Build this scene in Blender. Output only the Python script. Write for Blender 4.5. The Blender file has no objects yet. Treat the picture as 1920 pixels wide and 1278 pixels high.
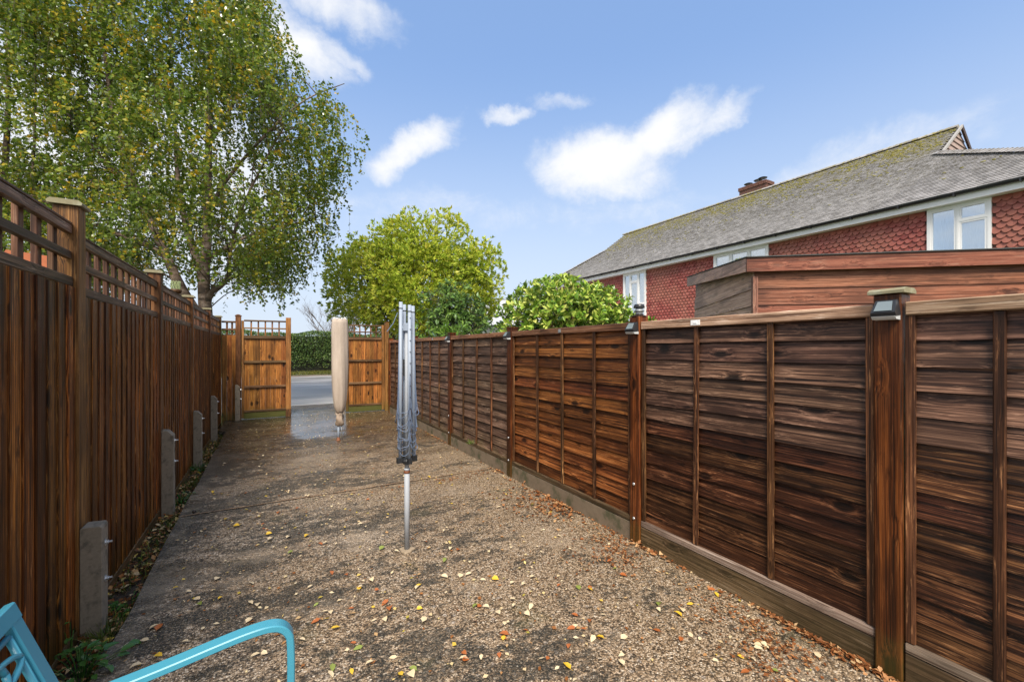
import bpy, bmesh, math, random
import numpy as np
from mathutils import Vector, Matrix, noise as mnoise

rnd = random.Random(7)
rng = np.random.default_rng(7)
D = bpy.data
scene = bpy.context.scene
COL = scene.collection

# ------------------------------------------------------------------ camera
TH = math.radians(29.6)
CH = 1.472
cam_d = D.cameras.new('camera')
cam = D.objects.new('camera', cam_d)
COL.objects.link(cam)
cam.location = (0, 0, CH)
cam.rotation_euler = (math.radians(90), 0, -TH)
cam_d.sensor_width = 36
cam_d.lens = 15.0
cam_d.shift_y = 16 / 1920
cam_d.clip_start = 0.05
cam_d.clip_end = 2000
scene.camera = cam
RV = Vector((math.cos(TH), -math.sin(TH), 0))
FV = Vector((math.sin(TH), math.cos(TH), 0))

# ------------------------------------------------------------------ light
SUN_AZ, SUN_EL = math.radians(207), math.radians(50)
scene.view_settings.view_transform = 'Standard'
scene.view_settings.look = 'None'
scene.view_settings.gamma = 1
scene.view_settings.use_curve_mapping = False
scene.view_settings.exposure = 1.35
sun_d = D.lights.new('sun', 'SUN')
sun_d.energy = 2.6
sun_d.angle = math.radians(28)
sun_d.color = (1.0, 0.90, 0.76)
sun = D.objects.new('sun', sun_d)
COL.objects.link(sun)
sv = Vector((math.sin(SUN_AZ) * math.cos(SUN_EL), math.cos(SUN_AZ) * math.cos(SUN_EL), math.sin(SUN_EL)))
sun.rotation_euler = sv.to_track_quat('Z', 'Y').to_euler()
sun.location = sv * 60


class NT:
    """small node-writing helper"""
    def __init__(s, tree):
        s.t = tree
        s.t.nodes.clear()

    def n(s, typ, ins=None, **props):
        nd = s.t.nodes.new(typ)
        for k, v in props.items():
            setattr(nd, k, v)
        for k, v in (ins or {}).items():
            sock = nd.inputs[k]
            if isinstance(v, bpy.types.NodeSocket):
                s.t.links.new(v, sock)
            else:
                sock.default_value = v
        return nd

    def m(s, op, a, b=0.0, c=None, clamp=False):
        ins = {0: a, 1: b}
        if c is not None:
            ins[2] = c
        return s.n('ShaderNodeMath', ins, operation=op, use_clamp=clamp).outputs[0]

    def vm(s, op, a, b=None):
        ins = {0: a}
        if b is not None:
            ins[1] = b
        return s.n('ShaderNodeVectorMath', ins, operation=op).outputs[0]

    def smooth(s, x, lo, hi):
        return s.n('ShaderNodeMapRange', {0: x, 1: lo, 2: hi, 3: 0.0, 4: 1.0}, interpolation_type='SMOOTHSTEP').outputs[0]

    def ramp(s, fac, stops):
        r = s.n('ShaderNodeValToRGB', {0: fac})
        els = r.color_ramp.elements
        while len(els) < len(stops):
            els.new(0.5)
        for e, (p, c) in zip(els, stops):
            e.position = p
            e.color = (c[0], c[1], c[2], 1)
        return r.outputs[0]

    def mix(s, fac, a, b, blend='MIX'):
        nd = s.n('ShaderNodeMix', data_type='RGBA', blend_type=blend)
        for i, v in ((0, fac), (6, a), (7, b)):
            if isinstance(v, bpy.types.NodeSocket):
                s.t.links.new(v, nd.inputs[i])
            elif i == 0:
                nd.inputs[0].default_value = v
            else:
                nd.inputs[i].default_value = (v[0], v[1], v[2], 1)
        return nd.outputs[2]

    def noise(s, vec, scale, detail=4, rough=0.55, dist=0.0, out=0):
        return s.n('ShaderNodeTexNoise', {'Vector': vec, 'Scale': scale, 'Detail': detail, 'Roughness': rough, 'Distortion': dist}).outputs[out]

    def mapping(s, vec, scale, loc=(0, 0, 0)):
        return s.n('ShaderNodeMapping', {'Vector': vec, 'Scale': scale, 'Location': loc}).outputs[0]


# world: daylight sky with scattered cumulus, laid out by direction
world = D.worlds.new('World')
scene.world = world
world.use_nodes = True
W = NT(world.node_tree)
sky = W.n('ShaderNodeTexSky', sky_type='NISHITA', sun_disc=False, sun_elevation=SUN_EL, sun_rotation=SUN_AZ,
          altitude=50, air_density=1.0, dust_density=1.0, ozone_density=1.2)
gen = W.n('ShaderNodeTexCoord').outputs['Generated']
dirn = W.vm('NORMALIZE', gen)
sp = W.n('ShaderNodeSeparateXYZ', {0: dirn})
az = W.m('ARCTAN2', sp.outputs[0], sp.outputs[1])
el = W.m('ARCSINE', sp.outputs[2])


def px_dir(x, y):
    d = FV + RV * ((x - 960) / 800) + Vector((0, 0, (655 - y) / 800))
    return math.atan2(d.x, d.y), math.asin(d.normalized().z)


wob = W.noise(dirn, 5.5, 7, 0.62, out=1)
wv = W.n('ShaderNodeSeparateXYZ', {0: wob})
azw = W.m('ADD', az, W.m('MULTIPLY', W.m('SUBTRACT', wv.outputs[0], 0.5), 0.16))
elw = W.m('ADD', el, W.m('MULTIPLY', W.m('SUBTRACT', wv.outputs[1], 0.5), 0.13))
# (pixel x, y, half width, half height, tilt, strength)
CLOUDS = [(560, 90, 95, 62, 0.15, 1.0), (655, 15, 110, 45, 0.0, 0.75), (500, 10, 60, 25, 0, 0.6), (640, 100, 50, 26, 0.2, 0.7),
          (775, 275, 85, 38, -0.45, 1.0), (722, 305, 38, 34, 0, .8), (825, 245, 34, 30, 0, .75), (952, 219, 40, 17, -0.1, .72),
          (1052, 193, 48, 15, 0, .42), (1120, 305, 130, 62, 0.0, 1.15), (1230, 270, 115, 50, -0.35, 1.0), (1340, 225, 72, 26, -0.45, .7),
          (1170, 340, 90, 40, 0.1, .8), (620, 372, 32, 14, 0, .45), (1600, 310, 260, 46, -0.1, .42), (1000, 400, 420, 30, 0, .25), (230, 330, 330, 240, 0, .95), (60, 120, 260, 120, 0, .8)]
dens = None
for (px, py, hw, hh, tilt, st) in CLOUDS:
    a0, e0 = px_dir(px, py)
    a1, _ = px_dir(px + hw, py)
    _, e1 = px_dir(px, py - hh)
    dx = W.m('DIVIDE', W.m('SUBTRACT', azw, a0), a1 - a0)
    # tilt in image: dy/dx with y down
    k = -tilt * (e1 - e0) / hh * hw
    dy = W.m('DIVIDE', W.m('SUBTRACT', elw, W.m('MULTIPLY_ADD', dx, k, e0)), e1 - e0)
    r2 = W.m('ADD', W.m('MULTIPLY', dx, dx), W.m('MULTIPLY', dy, dy))
    b = W.m('MULTIPLY', W.m('SUBTRACT', 1.0, W.m('MULTIPLY', r2, 0.62)), st)
    dens = b if dens is None else W.m('MAXIMUM', dens, b)
# cloud cover out of view, implied by flat light, raised for whiter light
gn = W.noise(W.mapping(dirn, (3.2, 3.2, 7.0), (4.3, 1.7, 0.4)), 1.0, 8, 0.6)
# masked out of the framed sector, whose own clouds are placed above
a_c = W.m('ABSOLUTE', W.m('SUBTRACT', az, TH))
outer = W.smooth(a_c, 0.95, 1.4)
gcl = W.m('MULTIPLY', W.smooth(gn, 0.34, 0.56), W.m('MULTIPLY', outer, 0.95))
fine = W.noise(dirn, 16.0, 6, 0.65)
dens = W.m('ADD', dens, W.m('MULTIPLY', W.m('SUBTRACT', fine, 0.5), 0.75))
wisp = W.noise(W.mapping(dirn, (7, 7, 13)), 1.0, 8, 0.68, 0.6)
dens = W.m('ADD', dens, W.m('MULTIPLY', W.m('SUBTRACT', wisp, 0.5), 0.9))
cl = W.m('MULTIPLY', W.smooth(dens, -0.05, 1.15), 0.95)
cl = W.m('MAXIMUM', cl, gcl)
hz = W.m('MULTIPLY', W.smooth(el, 0.62, -0.02), 0.88)
base = W.mix(0.60, sky.outputs[0], (1.15, 1.90, 3.45))
base = W.mix(hz, base, (2.9, 3.25, 3.75))
colr = W.mix(cl, base, (4.1, 4.1, 4.1))
bg = W.n('ShaderNodeBackground', {0: colr, 1: 0.10})
W.n('ShaderNodeOutputWorld', {0: bg.outputs[0]})


# ------------------------------------------------------------------ materials
def new_mat(name):
    m = D.materials.new(name)
    m.use_nodes = True
    return m, NT(m.node_tree)


def finish(N, col, rough=0.6, bump=None, bstr=0.3, bdist=0.01, spec=0.5, metal=0.0, extra=None):
    p = N.n('ShaderNodeBsdfPrincipled')
    for k, v in (('Base Color', col), ('Roughness', rough), ('Metallic', metal), ('Specular IOR Level', spec)):
        if isinstance(v, bpy.types.NodeSocket):
            N.t.links.new(v, p.inputs[k])
        elif k == 'Base Color':
            p.inputs[k].default_value = (v[0], v[1], v[2], 1)
        else:
            p.inputs[k].default_value = v
    if bump is not None:
        b = N.n('ShaderNodeBump', {'Height': bump, 'Strength': bstr, 'Distance': bdist})
        N.t.links.new(b.outputs[0], p.inputs['Normal'])
    N.n('ShaderNodeOutputMaterial', {0: p.outputs[0]})
    return p


def wood(name, c0, c1, c2, worn, axis, worn_amt=0.5, rough=0.5, knots=1.0, algae=0.0, var=0.35, gs=1.0, spec=0.28):
    """painted or stained timber: streaked grain along the local axis, knots, worn and stained patches"""
    m, N = new_mat(name)
    tc = N.n('ShaderNodeTexCoord').outputs['Object']
    r = N.n('ShaderNodeObjectInfo').outputs['Random']
    off = N.n('ShaderNodeCombineXYZ', {0: N.m('MULTIPLY', r, 37.3), 1: N.m('MULTIPLY', r, 91.7), 2: N.m('MULTIPLY', r, 53.9)}).outputs[0]
    co = N.vm('ADD', tc, off)

    def sc(al, cr, th=None):
        v = [cr, cr, cr]
        v[axis] = al
        return tuple(v)
    # knots
    vk = N.n('ShaderNodeTexVoronoi', {'Vector': N.mapping(co, sc(3.6, 8.0)), 'Scale': 1.0, 'Randomness': 1.0})
    kd = vk.outputs['Distance']
    has = N.smooth(N.n('ShaderNodeSeparateColor', {0: vk.outputs['Color']}).outputs[0], 0.44, 0.50)
    kn = N.m('MULTIPLY', N.m('SUBTRACT', 1.0, N.smooth(kd, 0.11, 0.25)), has)
    kring = N.m('MULTIPLY', N.m('SUBTRACT', 1.0, N.smooth(kd, 0.08, 0.42)), has)
    warp = N.n('ShaderNodeCombineXYZ', {i: N.m('MULTIPLY', kring, 0.014) for i in range(3) if i != axis}).outputs[0]
    cow = N.vm('ADD', co, warp)
    g1 = N.noise(N.mapping(cow, sc(0.6 * gs, 66 * gs)), 1.0, 5, 0.62)
    g2 = N.noise(N.mapping(cow, sc(3.2 * gs, 210 * gs)), 1.0, 3, 0.6)
    p1 = N.noise(N.mapping(co, sc(1.3, 4.5)), 1.0, 5, 0.6)
    p2 = N.noise(N.mapping(co, sc(6, 95)), 1.0, 5, 0.7)
    p3 = N.noise(N.mapping(co, sc(4.5, 16)), 1.0, 4, 0.65)
    t = N.m('ADD', N.m('MULTIPLY', g1, 0.62), N.m('MULTIPLY', g2, 0.38))
    col = N.ramp(t, [(0.39, c0), (0.50, c1), (0.61, c2)])
    g3 = N.noise(N.mapping(cow, sc(0.7 * gs, 75 * gs), (5, 7, 3)), 1.0, 2, 0.5)
    crack = N.smooth(N.m('ABSOLUTE', N.m('SUBTRACT', g3, 0.5)), 0.022, 0.0)
    col = N.mix(N.m('MULTIPLY', crack, 0.75), col, tuple(x * 0.5 for x in c0))
    # large stain drift
    col = N.mix(N.m('MULTIPLY', N.smooth(p1, 0.46, 0.62), 0.62), col, tuple(x * 0.26 for x in c1), 'MIX')
    # worn, bleached flecks
    wm = N.m('MULTIPLY', N.smooth(N.m('ADD', N.m('MULTIPLY', p2, 0.75), N.m('MULTIPLY', g2, 0.30)), 0.56, 0.65), N.smooth(N.m('ADD', N.m('MULTIPLY', p1, 0.5), N.m('MULTIPLY', p3, 0.5)), 0.58, 0.42))
    col = N.mix(N.m('MULTIPLY', wm, worn_amt, clamp=True), col, worn)
    col = N.mix(N.m('MULTIPLY', kn, 0.92 * knots, clamp=True), col, tuple(x * 0.25 for x in c0))
    smut = N.smooth(p3, 0.60, 0.70)
    col = N.mix(N.m('MULTIPLY', smut, 0.75 * knots, clamp=True), col, tuple(x * 0.5 for x in c0))
    hv = N.n('ShaderNodeHueSaturation', {'Color': col, 'Value': N.m('MULTIPLY_ADD', r, 2 * var, 1 - var),
                                        'Hue': N.m('MULTIPLY_ADD', N.m('FRACT', N.m('MULTIPLY', r, 7.7)), 0.016, 0.492)})
    col = hv.outputs[0]
    if algae > 0:
        pos = N.n('ShaderNodeNewGeometry').outputs['Position']
        z = N.n('ShaderNodeSeparateXYZ', {0: pos}).outputs[2]
        an = N.noise(pos, 5.0, 5, 0.6)
        am = N.m('MULTIPLY', N.smooth(N.m('ADD', z, N.m('MULTIPLY', N.m('SUBTRACT', an, 0.5), 0.5)), 0.30, 0.02), algae, clamp=True)
        col = N.mix(am, col, (0.075, 0.085, 0.018))
    rg = N.m('MULTIPLY_ADD', p2, 0.35, rough - 0.17)
    h = N.m('ADD', N.m('MULTIPLY', g1, 0.6), N.m('MULTIPLY', g2, 0.5))
    h = N.m('SUBTRACT', h, N.m('MULTIPLY', kn, 0.3))
    finish(N, col, rg, h, 0.55, 0.004, spec=spec)
    return m


def plain(name, col, rough=0.5, metal=0.0, var=0.12, nscale=14, bstr=0.15, spec=0.5, dirt=None, dirt_amt=0.5, bdist=0.003):
    m, N = new_mat(name)
    tc = N.n('ShaderNodeTexCoord').outputs['Object']
    nz = N.noise(tc, nscale, 6, 0.6)
    c = N.mix(nz, tuple(x * (1 - var) for x in col), tuple(min(1, x * (1 + var)) for x in col))
    if dirt:
        n2 = N.noise(tc, nscale * 0.35, 6, 0.65)
        c = N.mix(N.m('MULTIPLY', N.smooth(n2, 0.48, 0.68), dirt_amt), c, dirt)
    finish(N, c, N.m('MULTIPLY_ADD', nz, 0.2, rough - 0.1), nz, bstr, bdist, spec, metal)
    return m


def leaf_mat(name, stops, trans=0.35, gloss=0.12, clump=1.2, clump_amt=0.35, rough=0.35):
    """leaf colour by leaf and by clump, with light coming through"""
    m, N = new_mat(name)
    ge = N.n('ShaderNodeNewGeometry')
    pos = N.n('ShaderNodeTexCoord').outputs['Object']
    cn = N.noise(pos, clump, 3, 0.6)
    f = N.m('ADD', N.m('MULTIPLY', ge.outputs['Random Per Island'], 1 - clump_amt), N.m('MULTIPLY', N.m('MULTIPLY_ADD', cn, 2.2, -0.6), clump_amt), clamp=True)
    col = N.ramp(f, stops)
    d = N.n('ShaderNodeBsdfDiffuse', {0: col})
    tl = N.n('ShaderNodeBsdfTranslucent', {0: N.mix(1.0, col, (1.0, 1.0, 0.55), 'MULTIPLY')})
    g = N.n('ShaderNodeBsdfGlossy', {0: (0.8, 0.85, 0.9, 1), 1: rough})
    s1 = N.n('ShaderNodeMixShader', {0: trans, 1: d.outputs[0], 2: tl.outputs[0]})
    fr = N.n('ShaderNodeFresnel', {0: 1.45})
    s2 = N.n('ShaderNodeMixShader', {0: N.m('MULTIPLY', fr.outputs[0], gloss * 4, clamp=True), 1: s1.outputs[0], 2: g.outputs[0]})
    N.n('ShaderNodeOutputMaterial', {0: s2.outputs[0]})
    return m


M = {}
# right-hand panel fence (grain along world Y for boards, Z for uprights)
M['lap_dark'] = wood('weathered dark fence timber', (0.008, 0.0035, 0.0025), (0.080, 0.038, 0.025), (0.27, 0.145, 0.095), (0.48, 0.275, 0.185), 1, 0.75, 0.50, 0.95)
M['lap_wet'] = wood('rain soaked dark fence timber', (0.005, 0.002, 0.0012), (0.046, 0.016, 0.007), (0.18, 0.074, 0.031), (0.40, 0.185, 0.085), 1, 0.6, 0.42, 0.95)
M['lap_red'] = wood('russet fence timber', (0.014, 0.004, 0.002), (0.125, 0.038, 0.010), (0.31, 0.110, 0.030), (0.48, 0.21, 0.075), 1, 0.55, 0.48, 0.95)
M['lap_grey'] = wood('greyed fence timber', (0.022, 0.012, 0.008), (0.115, 0.066, 0.044), (0.22, 0.135, 0.092), (0.36, 0.26, 0.19), 1, 0.8, 0.55, 0.6, algae=0.4)
M['rail_pale'] = wood('bleached top rail timber', (0.07, 0.036, 0.022), (0.33, 0.20, 0.128), (0.52, 0.365, 0.26), (0.60, 0.47, 0.37), 1, 0.8, 0.55, 0.7)
M['rail_red'] = wood('russet top rail timber', (0.05, 0.02, 0.01), (0.25, 0.115, 0.058), (0.40, 0.215, 0.12), (0.5, 0.33, 0.22), 1, 0.6, 0.55, 0.8)
M['sill_grey'] = wood('greyed bottom rail timber', (0.06, 0.038, 0.027), (0.26, 0.185, 0.138), (0.42, 0.33, 0.26), (0.5, 0.41, 0.34), 1, 0.7, 0.6, 0.7)
M['post_red'] = wood('wet red-brown post timber', (0.012, 0.004, 0.0015), (0.095, 0.025, 0.006), (0.22, 0.066, 0.015), (0.36, 0.15, 0.05), 2, 0.35, 0.42, 0.8, algae=0.25)
M['batten'] = wood('dark batten timber', (0.012, 0.005, 0.003), (0.060, 0.024, 0.010), (0.17, 0.072, 0.030), (0.42, 0.21, 0.09), 2, 0.9, 0.5, 0.5)
M['gravel_wood'] = wood('damp base board timber', (0.020, 0.011, 0.006), (0.080, 0.047, 0.025), (0.155, 0.098, 0.056), (0.28, 0.2, 0.135), 1, 0.5, 0.6, 0.6, algae=0.12)
# left-hand board fence
M['board'] = wood('stained vertical fence boards', (0.008, 0.0022, 0.0006), (0.098, 0.028, 0.005), (0.37, 0.128, 0.022), (0.62, 0.32, 0.12), 2, 0.5, 0.45, 1.0, algae=0.08, var=0.45, spec=0.16)
M['trellis_h'] = wood('trellis rail timber', (0.020, 0.010, 0.007), (0.115, 0.064, 0.040), (0.23, 0.145, 0.098), (0.36, 0.27, 0.21), 1, 0.8, 0.5, 0.5)
M['trellis_v'] = wood('trellis slat timber', (0.020, 0.009, 0.006), (0.11, 0.050, 0.027), (0.21, 0.105, 0.058), (0.3, 0.19, 0.13), 2, 0.6, 0.5, 0.5)
M['post_left'] = wood('mossy brown post timber', (0.024, 0.009, 0.003), (0.120, 0.048, 0.014), (0.23, 0.105, 0.034), (0.30, 0.17, 0.08), 2, 0.4, 0.5, 0.5)
M['base_left'] = wood('base board timber', (0.024, 0.011, 0.005), (0.10, 0.046, 0.020), (0.19, 0.098, 0.045), (0.27, 0.17, 0.1), 1, 0.6, 0.55, 0.6, algae=0.2)
# gates
M['gate_board'] = wood('orange stained gate boards', (0.05, 0.016, 0.004), (0.29, 0.105, 0.021), (0.44, 0.19, 0.043), (0.5, 0.27, 0.1), 2, 0.5, 0.5, 1.0, algae=0.6, var=0.28)
M['gate_rail'] = wood('gate rail timber', (0.035, 0.018, 0.009), (0.14, 0.074, 0.032), (0.23, 0.135, 0.065), (0.32, 0.23, 0.14), 0, 0.6, 0.5, 0.5)
M['gate_stile'] = wood('gate stile timber', (0.045, 0.018, 0.005), (0.23, 0.097, 0.028), (0.36, 0.165, 0.055), (0.4, 0.25, 0.12), 2, 0.5, 0.5, 0.6, algae=0.4)
M['gate_base'] = wood('mossy gate base board', (0.03, 0.02, 0.006), (0.08, 0.062, 0.016), (0.14, 0.12, 0.035), (0.16, 0.16, 0.06), 0, 0.4, 0.6, 0.3, algae=0.7)
M['cap_moss'] = plain('lichen covered cap', (0.21, 0.19, 0.115), 0.8, var=0.35, nscale=40, dirt=(0.31, 0.325, 0.24), dirt_amt=0.7)
# shed
M['shed_board'] = wood('red stained shed boards', (0.050, 0.015, 0.007), (0.185, 0.066, 0.034), (0.29, 0.120, 0.068), (0.40, 0.235, 0.16), 0, 0.35, 0.5, 0.7, var=0.25)
M['shed_end'] = wood('faded shed end boards', (0.075, 0.040, 0.028), (0.21, 0.125, 0.090), (0.30, 0.19, 0.14), (0.36, 0.27, 0.22), 0, 0.5, 0.5, 0.5, var=0.15)
M['shed_trim'] = wood('shed trim timber', (0.09, 0.03, 0.017), (0.25, 0.092, 0.050), (0.36, 0.155, 0.09), (0.44, 0.27, 0.18), 0, 0.5, 0.45, 0.3, var=0.12)
M['felt'] = plain('roof felt', (0.05, 0.055, 0.055), 0.7, nscale=60)
# masonry and metal
M['spur'] = plain('cast concrete', (0.215, 0.182, 0.140), 0.8, var=0.35, nscale=55, bstr=0.4, dirt=(0.075, 0.068, 0.052), dirt_amt=0.75)
M['gravel_conc'] = plain('mossy concrete base', (0.165, 0.125, 0.085), 0.8, var=0.3, nscale=18, dirt=(0.055, 0.058, 0.026), dirt_amt=0.85)
M['zinc'] = plain('galvanised steel', (0.55, 0.57, 0.6), 0.35, 0.8, nscale=60)
M['grey_metal'] = plain('pale grey coated tube', (0.27, 0.32, 0.40), 0.5, 0.0, nscale=20, var=0.12)
M['grey_metal2'] = plain('grey painted ground tube', (0.31, 0.335, 0.375), 0.65, 0.0, nscale=16, var=0.1)
M['line'] = plain('blue grey plastic cord', (0.115, 0.155, 0.24), 0.45)
M['black_plastic'] = plain('black plastic', (0.018, 0.020, 0.024), 0.35)
M['rust'] = plain('rusty steel', (0.16, 0.055, 0.022), 0.7, nscale=60, var=0.4)
M['solar'] = plain('solar cell', (0.17, 0.21, 0.23), 0.12, nscale=8)
M['lens'] = plain('frosted lens', (0.55, 0.58, 0.60), 0.3)
M['turq'] = plain('turquoise enamel paint', (0.055, 0.27, 0.375), 0.32, nscale=5, var=0.05, bstr=0.02)
M['cover'] = None
M['upvc'] = plain('white window plastic', (0.86, 0.865, 0.87), 0.3, var=0.03, nscale=3)
M['fascia'] = plain('white fascia', (0.86, 0.86, 0.86), 0.35, var=0.05, nscale=2)
M['gutter'] = plain('black gutter', (0.012, 0.013, 0.016), 0.3)
M['curtain'] = plain('net curtain', (0.66, 0.69, 0.71), 0.9, var=0.04, nscale=3)
M['drape'] = plain('white curtain', (0.82, 0.83, 0.82), 0.9, var=0.04)
M['brick'] = plain('chimney brick', (0.15, 0.068, 0.048), 0.8, var=0.4, nscale=9, dirt=(0.10, 0.07, 0.055))
M['mortar'] = plain('mortar', (0.30, 0.27, 0.23), 0.9, nscale=40)
M['wall_render'] = plain('pale render', (0.62, 0.62, 0.60), 0.8, nscale=4)
M['slate_far'] = plain('pale grey roof', (0.40, 0.42, 0.45), 0.45, nscale=6)
M['orange_roof'] = plain('orange roof tiles', (0.30, 0.085, 0.028), 0.7, nscale=12, var=0.3)


def glass_mat():
    m, N = new_mat('window glass')
    t = N.n('ShaderNodeBsdfTransparent', {0: (0.80, 0.86, 0.90, 1)})
    g = N.n('ShaderNodeBsdfGlossy', {0: (0.92, 0.96, 1, 1), 1: 0.02})
    s = N.n('ShaderNodeMixShader', {0: 0.42, 1: t.outputs[0], 2: g.outputs[0]})
    N.n('ShaderNodeOutputMaterial', {0: s.outputs[0]})
    return m


M['glass'] = glass_mat()


def cover_mat():
    m, N = new_mat('beige parasol cover cloth')
    tc = N.n('ShaderNodeTexCoord').outputs['Object']
    nz = N.noise(N.mapping(tc, (9, 9, 1.5)), 1.0, 5, 0.6)
    w = N.noise(tc, 260, 2, 0.5)
    z = N.n('ShaderNodeSeparateXYZ', {0: tc}).outputs[2]
    c = N.ramp(nz, [(0.3, (0.33, 0.27, 0.22)), (0.55, (0.42, 0.35, 0.29)), (0.75, (0.50, 0.425, 0.36))])
    dm = N.m('MULTIPLY', N.smooth(N.m('ADD', z, N.m('MULTIPLY', N.m('SUBTRACT', nz, 0.5), 0.5)), 0.62, 0.25), 0.6)
    c = N.mix(dm, c, (0.17, 0.105, 0.06))
    finish(N, c, 0.75, N.m('ADD', w, nz), 0.25, 0.004)
    return m


M['cover'] = cover_mat()


def driveway_mat():
    m, N = new_mat('wet exposed aggregate concrete')
    pos = N.n('ShaderNodeNewGeometry').outputs['Position']
    xyz = N.n('ShaderNodeSeparateXYZ', {0: pos})
    X, Y = xyz.outputs[0], xyz.outputs[1]
    warp = N.vm('ADD', pos, N.n('ShaderNodeVectorMath', {0: N.noise(pos, 60, 2, 0.5, out=1), 'Scale': 0.010}, operation='SCALE').outputs[0])
    v = N.n('ShaderNodeTexVoronoi', {'Vector': N.mapping(warp, (1, 1, 0.6)), 'Scale': 118.0, 'Randomness': 1.0})
    vr = N.n('ShaderNodeSeparateColor', {0: v.outputs['Color']})
    big = N.n('ShaderNodeTexVoronoi', {'Vector': pos, 'Scale': 37.0, 'Randomness': 1.0})
    bigr = N.n('ShaderNodeSeparateColor', {0: big.outputs['Color']}).outputs[1]
    stone = N.ramp(vr.outputs[0], [(0.0, (0.030, 0.022, 0.014)), (0.22, (0.13, 0.088, 0.050)), (0.50, (0.29, 0.20, 0.118)),
                                   (0.75, (0.42, 0.31, 0.205)), (0.95, (0.50, 0.40, 0.29)), (1.0, (0.66, 0.58, 0.47))])
    grey = N.ramp(vr.outputs[0], [(0.0, (0.026, 0.019, 0.013)), (0.25, (0.135, 0.100, 0.068)), (0.55, (0.315, 0.24, 0.165)),
                                  (0.85, (0.48, 0.385, 0.285)), (1.0, (0.70, 0.62, 0.52))])
    tint = N.noise(pos, 0.55, 4, 0.6)
    tf = N.smooth(N.m('ADD', tint, N.m('MULTIPLY_ADD', X, 0.09, -0.03)), 0.38, 0.56)
    col = N.mix(tf, grey, stone)
    # loose larger stones
    bm = N.m('MULTIPLY', N.smooth(bigr, 0.93, 0.96), N.smooth(big.outputs['Distance'], 0.55, 0.35))
    col = N.mix(N.m('MULTIPLY', bm, 0.75), col, N.mix(vr.outputs[1], (0.2, 0.15, 0.11), (0.52, 0.46, 0.40)))
    gap = N.smooth(v.outputs['Distance'], 0.42, 0.72)
    col = N.mix(N.m('MULTIPLY', gap, 0.65), col, (0.025, 0.020, 0.014))
    # dark algae stains in drifts running across the slab
    d1 = N.noise(N.mapping(pos, (5.0, 8.5, 1)), 1.0, 8, 0.74)
    d2 = N.noise(N.mapping(pos, (0.9, 1.5, 1), (3, 5, 0)), 1.0, 4, 0.6)
    d3 = N.noise(N.mapping(pos, (24, 30, 1)), 1.0, 4, 0.7)
    dsum = N.m('ADD', N.m('ADD', N.m('MULTIPLY', d1, 0.46), N.m('MULTIPLY', d2, 0.38)), N.m('MULTIPLY_ADD', d3, 0.20, N.m('MULTIPLY', X, -0.022)))
    dm = N.smooth(dsum, 0.490, 0.542)
    brk = N.smooth(vr.outputs[2], 0.10, 0.80)
    stain = N.m('MULTIPLY', dm, N.m('SUBTRACT', 1.0, N.m('MULTIPLY', brk, 0.42)))
    col = N.mix(N.m('MULTIPLY', stain, 0.93), col, (0.018, 0.019, 0.015))
    pale_n = N.noise(N.mapping(pos, (1.1, 1.6, 1), (7, 7, 0)), 1.0, 6, 0.65)
    col = N.mix(N.m('MULTIPLY', N.smooth(pale_n, 0.52, 0.70), 0.38), col, (0.37, 0.30, 0.225))
    gr = N.noise(N.mapping(pos, (2.2, 2.2, 1), (9, 2, 0)), 1.0, 6, 0.6)
    col = N.mix(N.m('MULTIPLY', N.smooth(gr, 0.58, 0.74), 0.35), col, (0.060, 0.065, 0.022))
    # smoother trowelled margin along the left edge
    mg = N.smooth(N.m('ADD', X, N.m('MULTIPLY', N.m('SUBTRACT', d1, 0.5), 0.05)), -0.55, -0.585)
    trow = N.mix(N.noise(pos, 45, 5, 0.7), (0.12, 0.10, 0.070), (0.31, 0.262, 0.19))
    col = N.mix(N.m('MULTIPLY', mg, N.m('MULTIPLY', N.smooth(d1, 0.62, 0.40), 0.45)), col, trow)
    # standing water towards the gate
    wn = N.noise(N.mapping(pos, (0.9, 1.5, 1), (1.2, 0.3, 0)), 1.0, 5, 0.62)
    wy = N.n('ShaderNodeMapRange', {0: Y, 1: 3.6, 2: 9.4, 3: 0.0, 4: 1.0}, clamp=True).outputs[0]
    wet = N.smooth(N.m('ADD', N.m('MULTIPLY', wy, 0.72), N.m('MULTIPLY', wn, 0.75)), 0.52, 0.90)
    col = N.mix(N.m('MULTIPLY', wet, 0.85), col, N.mix(1.0, col, (0.34, 0.30, 0.25), 'MULTIPLY'))
    # shallow film of water lying in front of the opening
    ex_ = N.m('DIVIDE', N.m('SUBTRACT', X, 0.85), 1.05)
    ey_ = N.m('DIVIDE', N.m('SUBTRACT', Y, 9.6), 2.4)
    hollow = N.m('SUBTRACT', 1.0, N.m('ADD', N.m('MULTIPLY', ex_, ex_), N.m('MULTIPLY', ey_, ey_)), clamp=True)
    pud = N.smooth(N.m('ADD', N.m('MULTIPLY', hollow, 0.75), N.m('ADD', N.m('MULTIPLY', N.m('SUBTRACT', wn, 0.5), 1.7), N.m('MULTIPLY', N.m('SUBTRACT', N.noise(N.mapping(pos, (5, 16, 1)), 1.0, 5, 0.7), 0.5), 0.9))), 0.0, 0.42)
    rough = N.m('SUBTRACT', N.m('MULTIPLY_ADD', N.smooth(d2, 0.40, 0.60), 0.14, 0.40), N.m('ADD', N.m('MULTIPLY', wet, 0.24), N.m('MULTIPLY', pud, 0.26)))
    h = N.m('SUBTRACT', N.m('MULTIPLY', vr.outputs[1], 0.5), N.m('MULTIPLY', v.outputs['Distance'], 0.9))
    h = N.m('MULTIPLY', h, N.m('SUBTRACT', 1.0, N.m('MULTIPLY', pud, 0.93)))
    finish(N, col, rough, h, 0.8, 0.006, 0.5)
    return m


M['driveway'] = driveway_mat()


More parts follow.
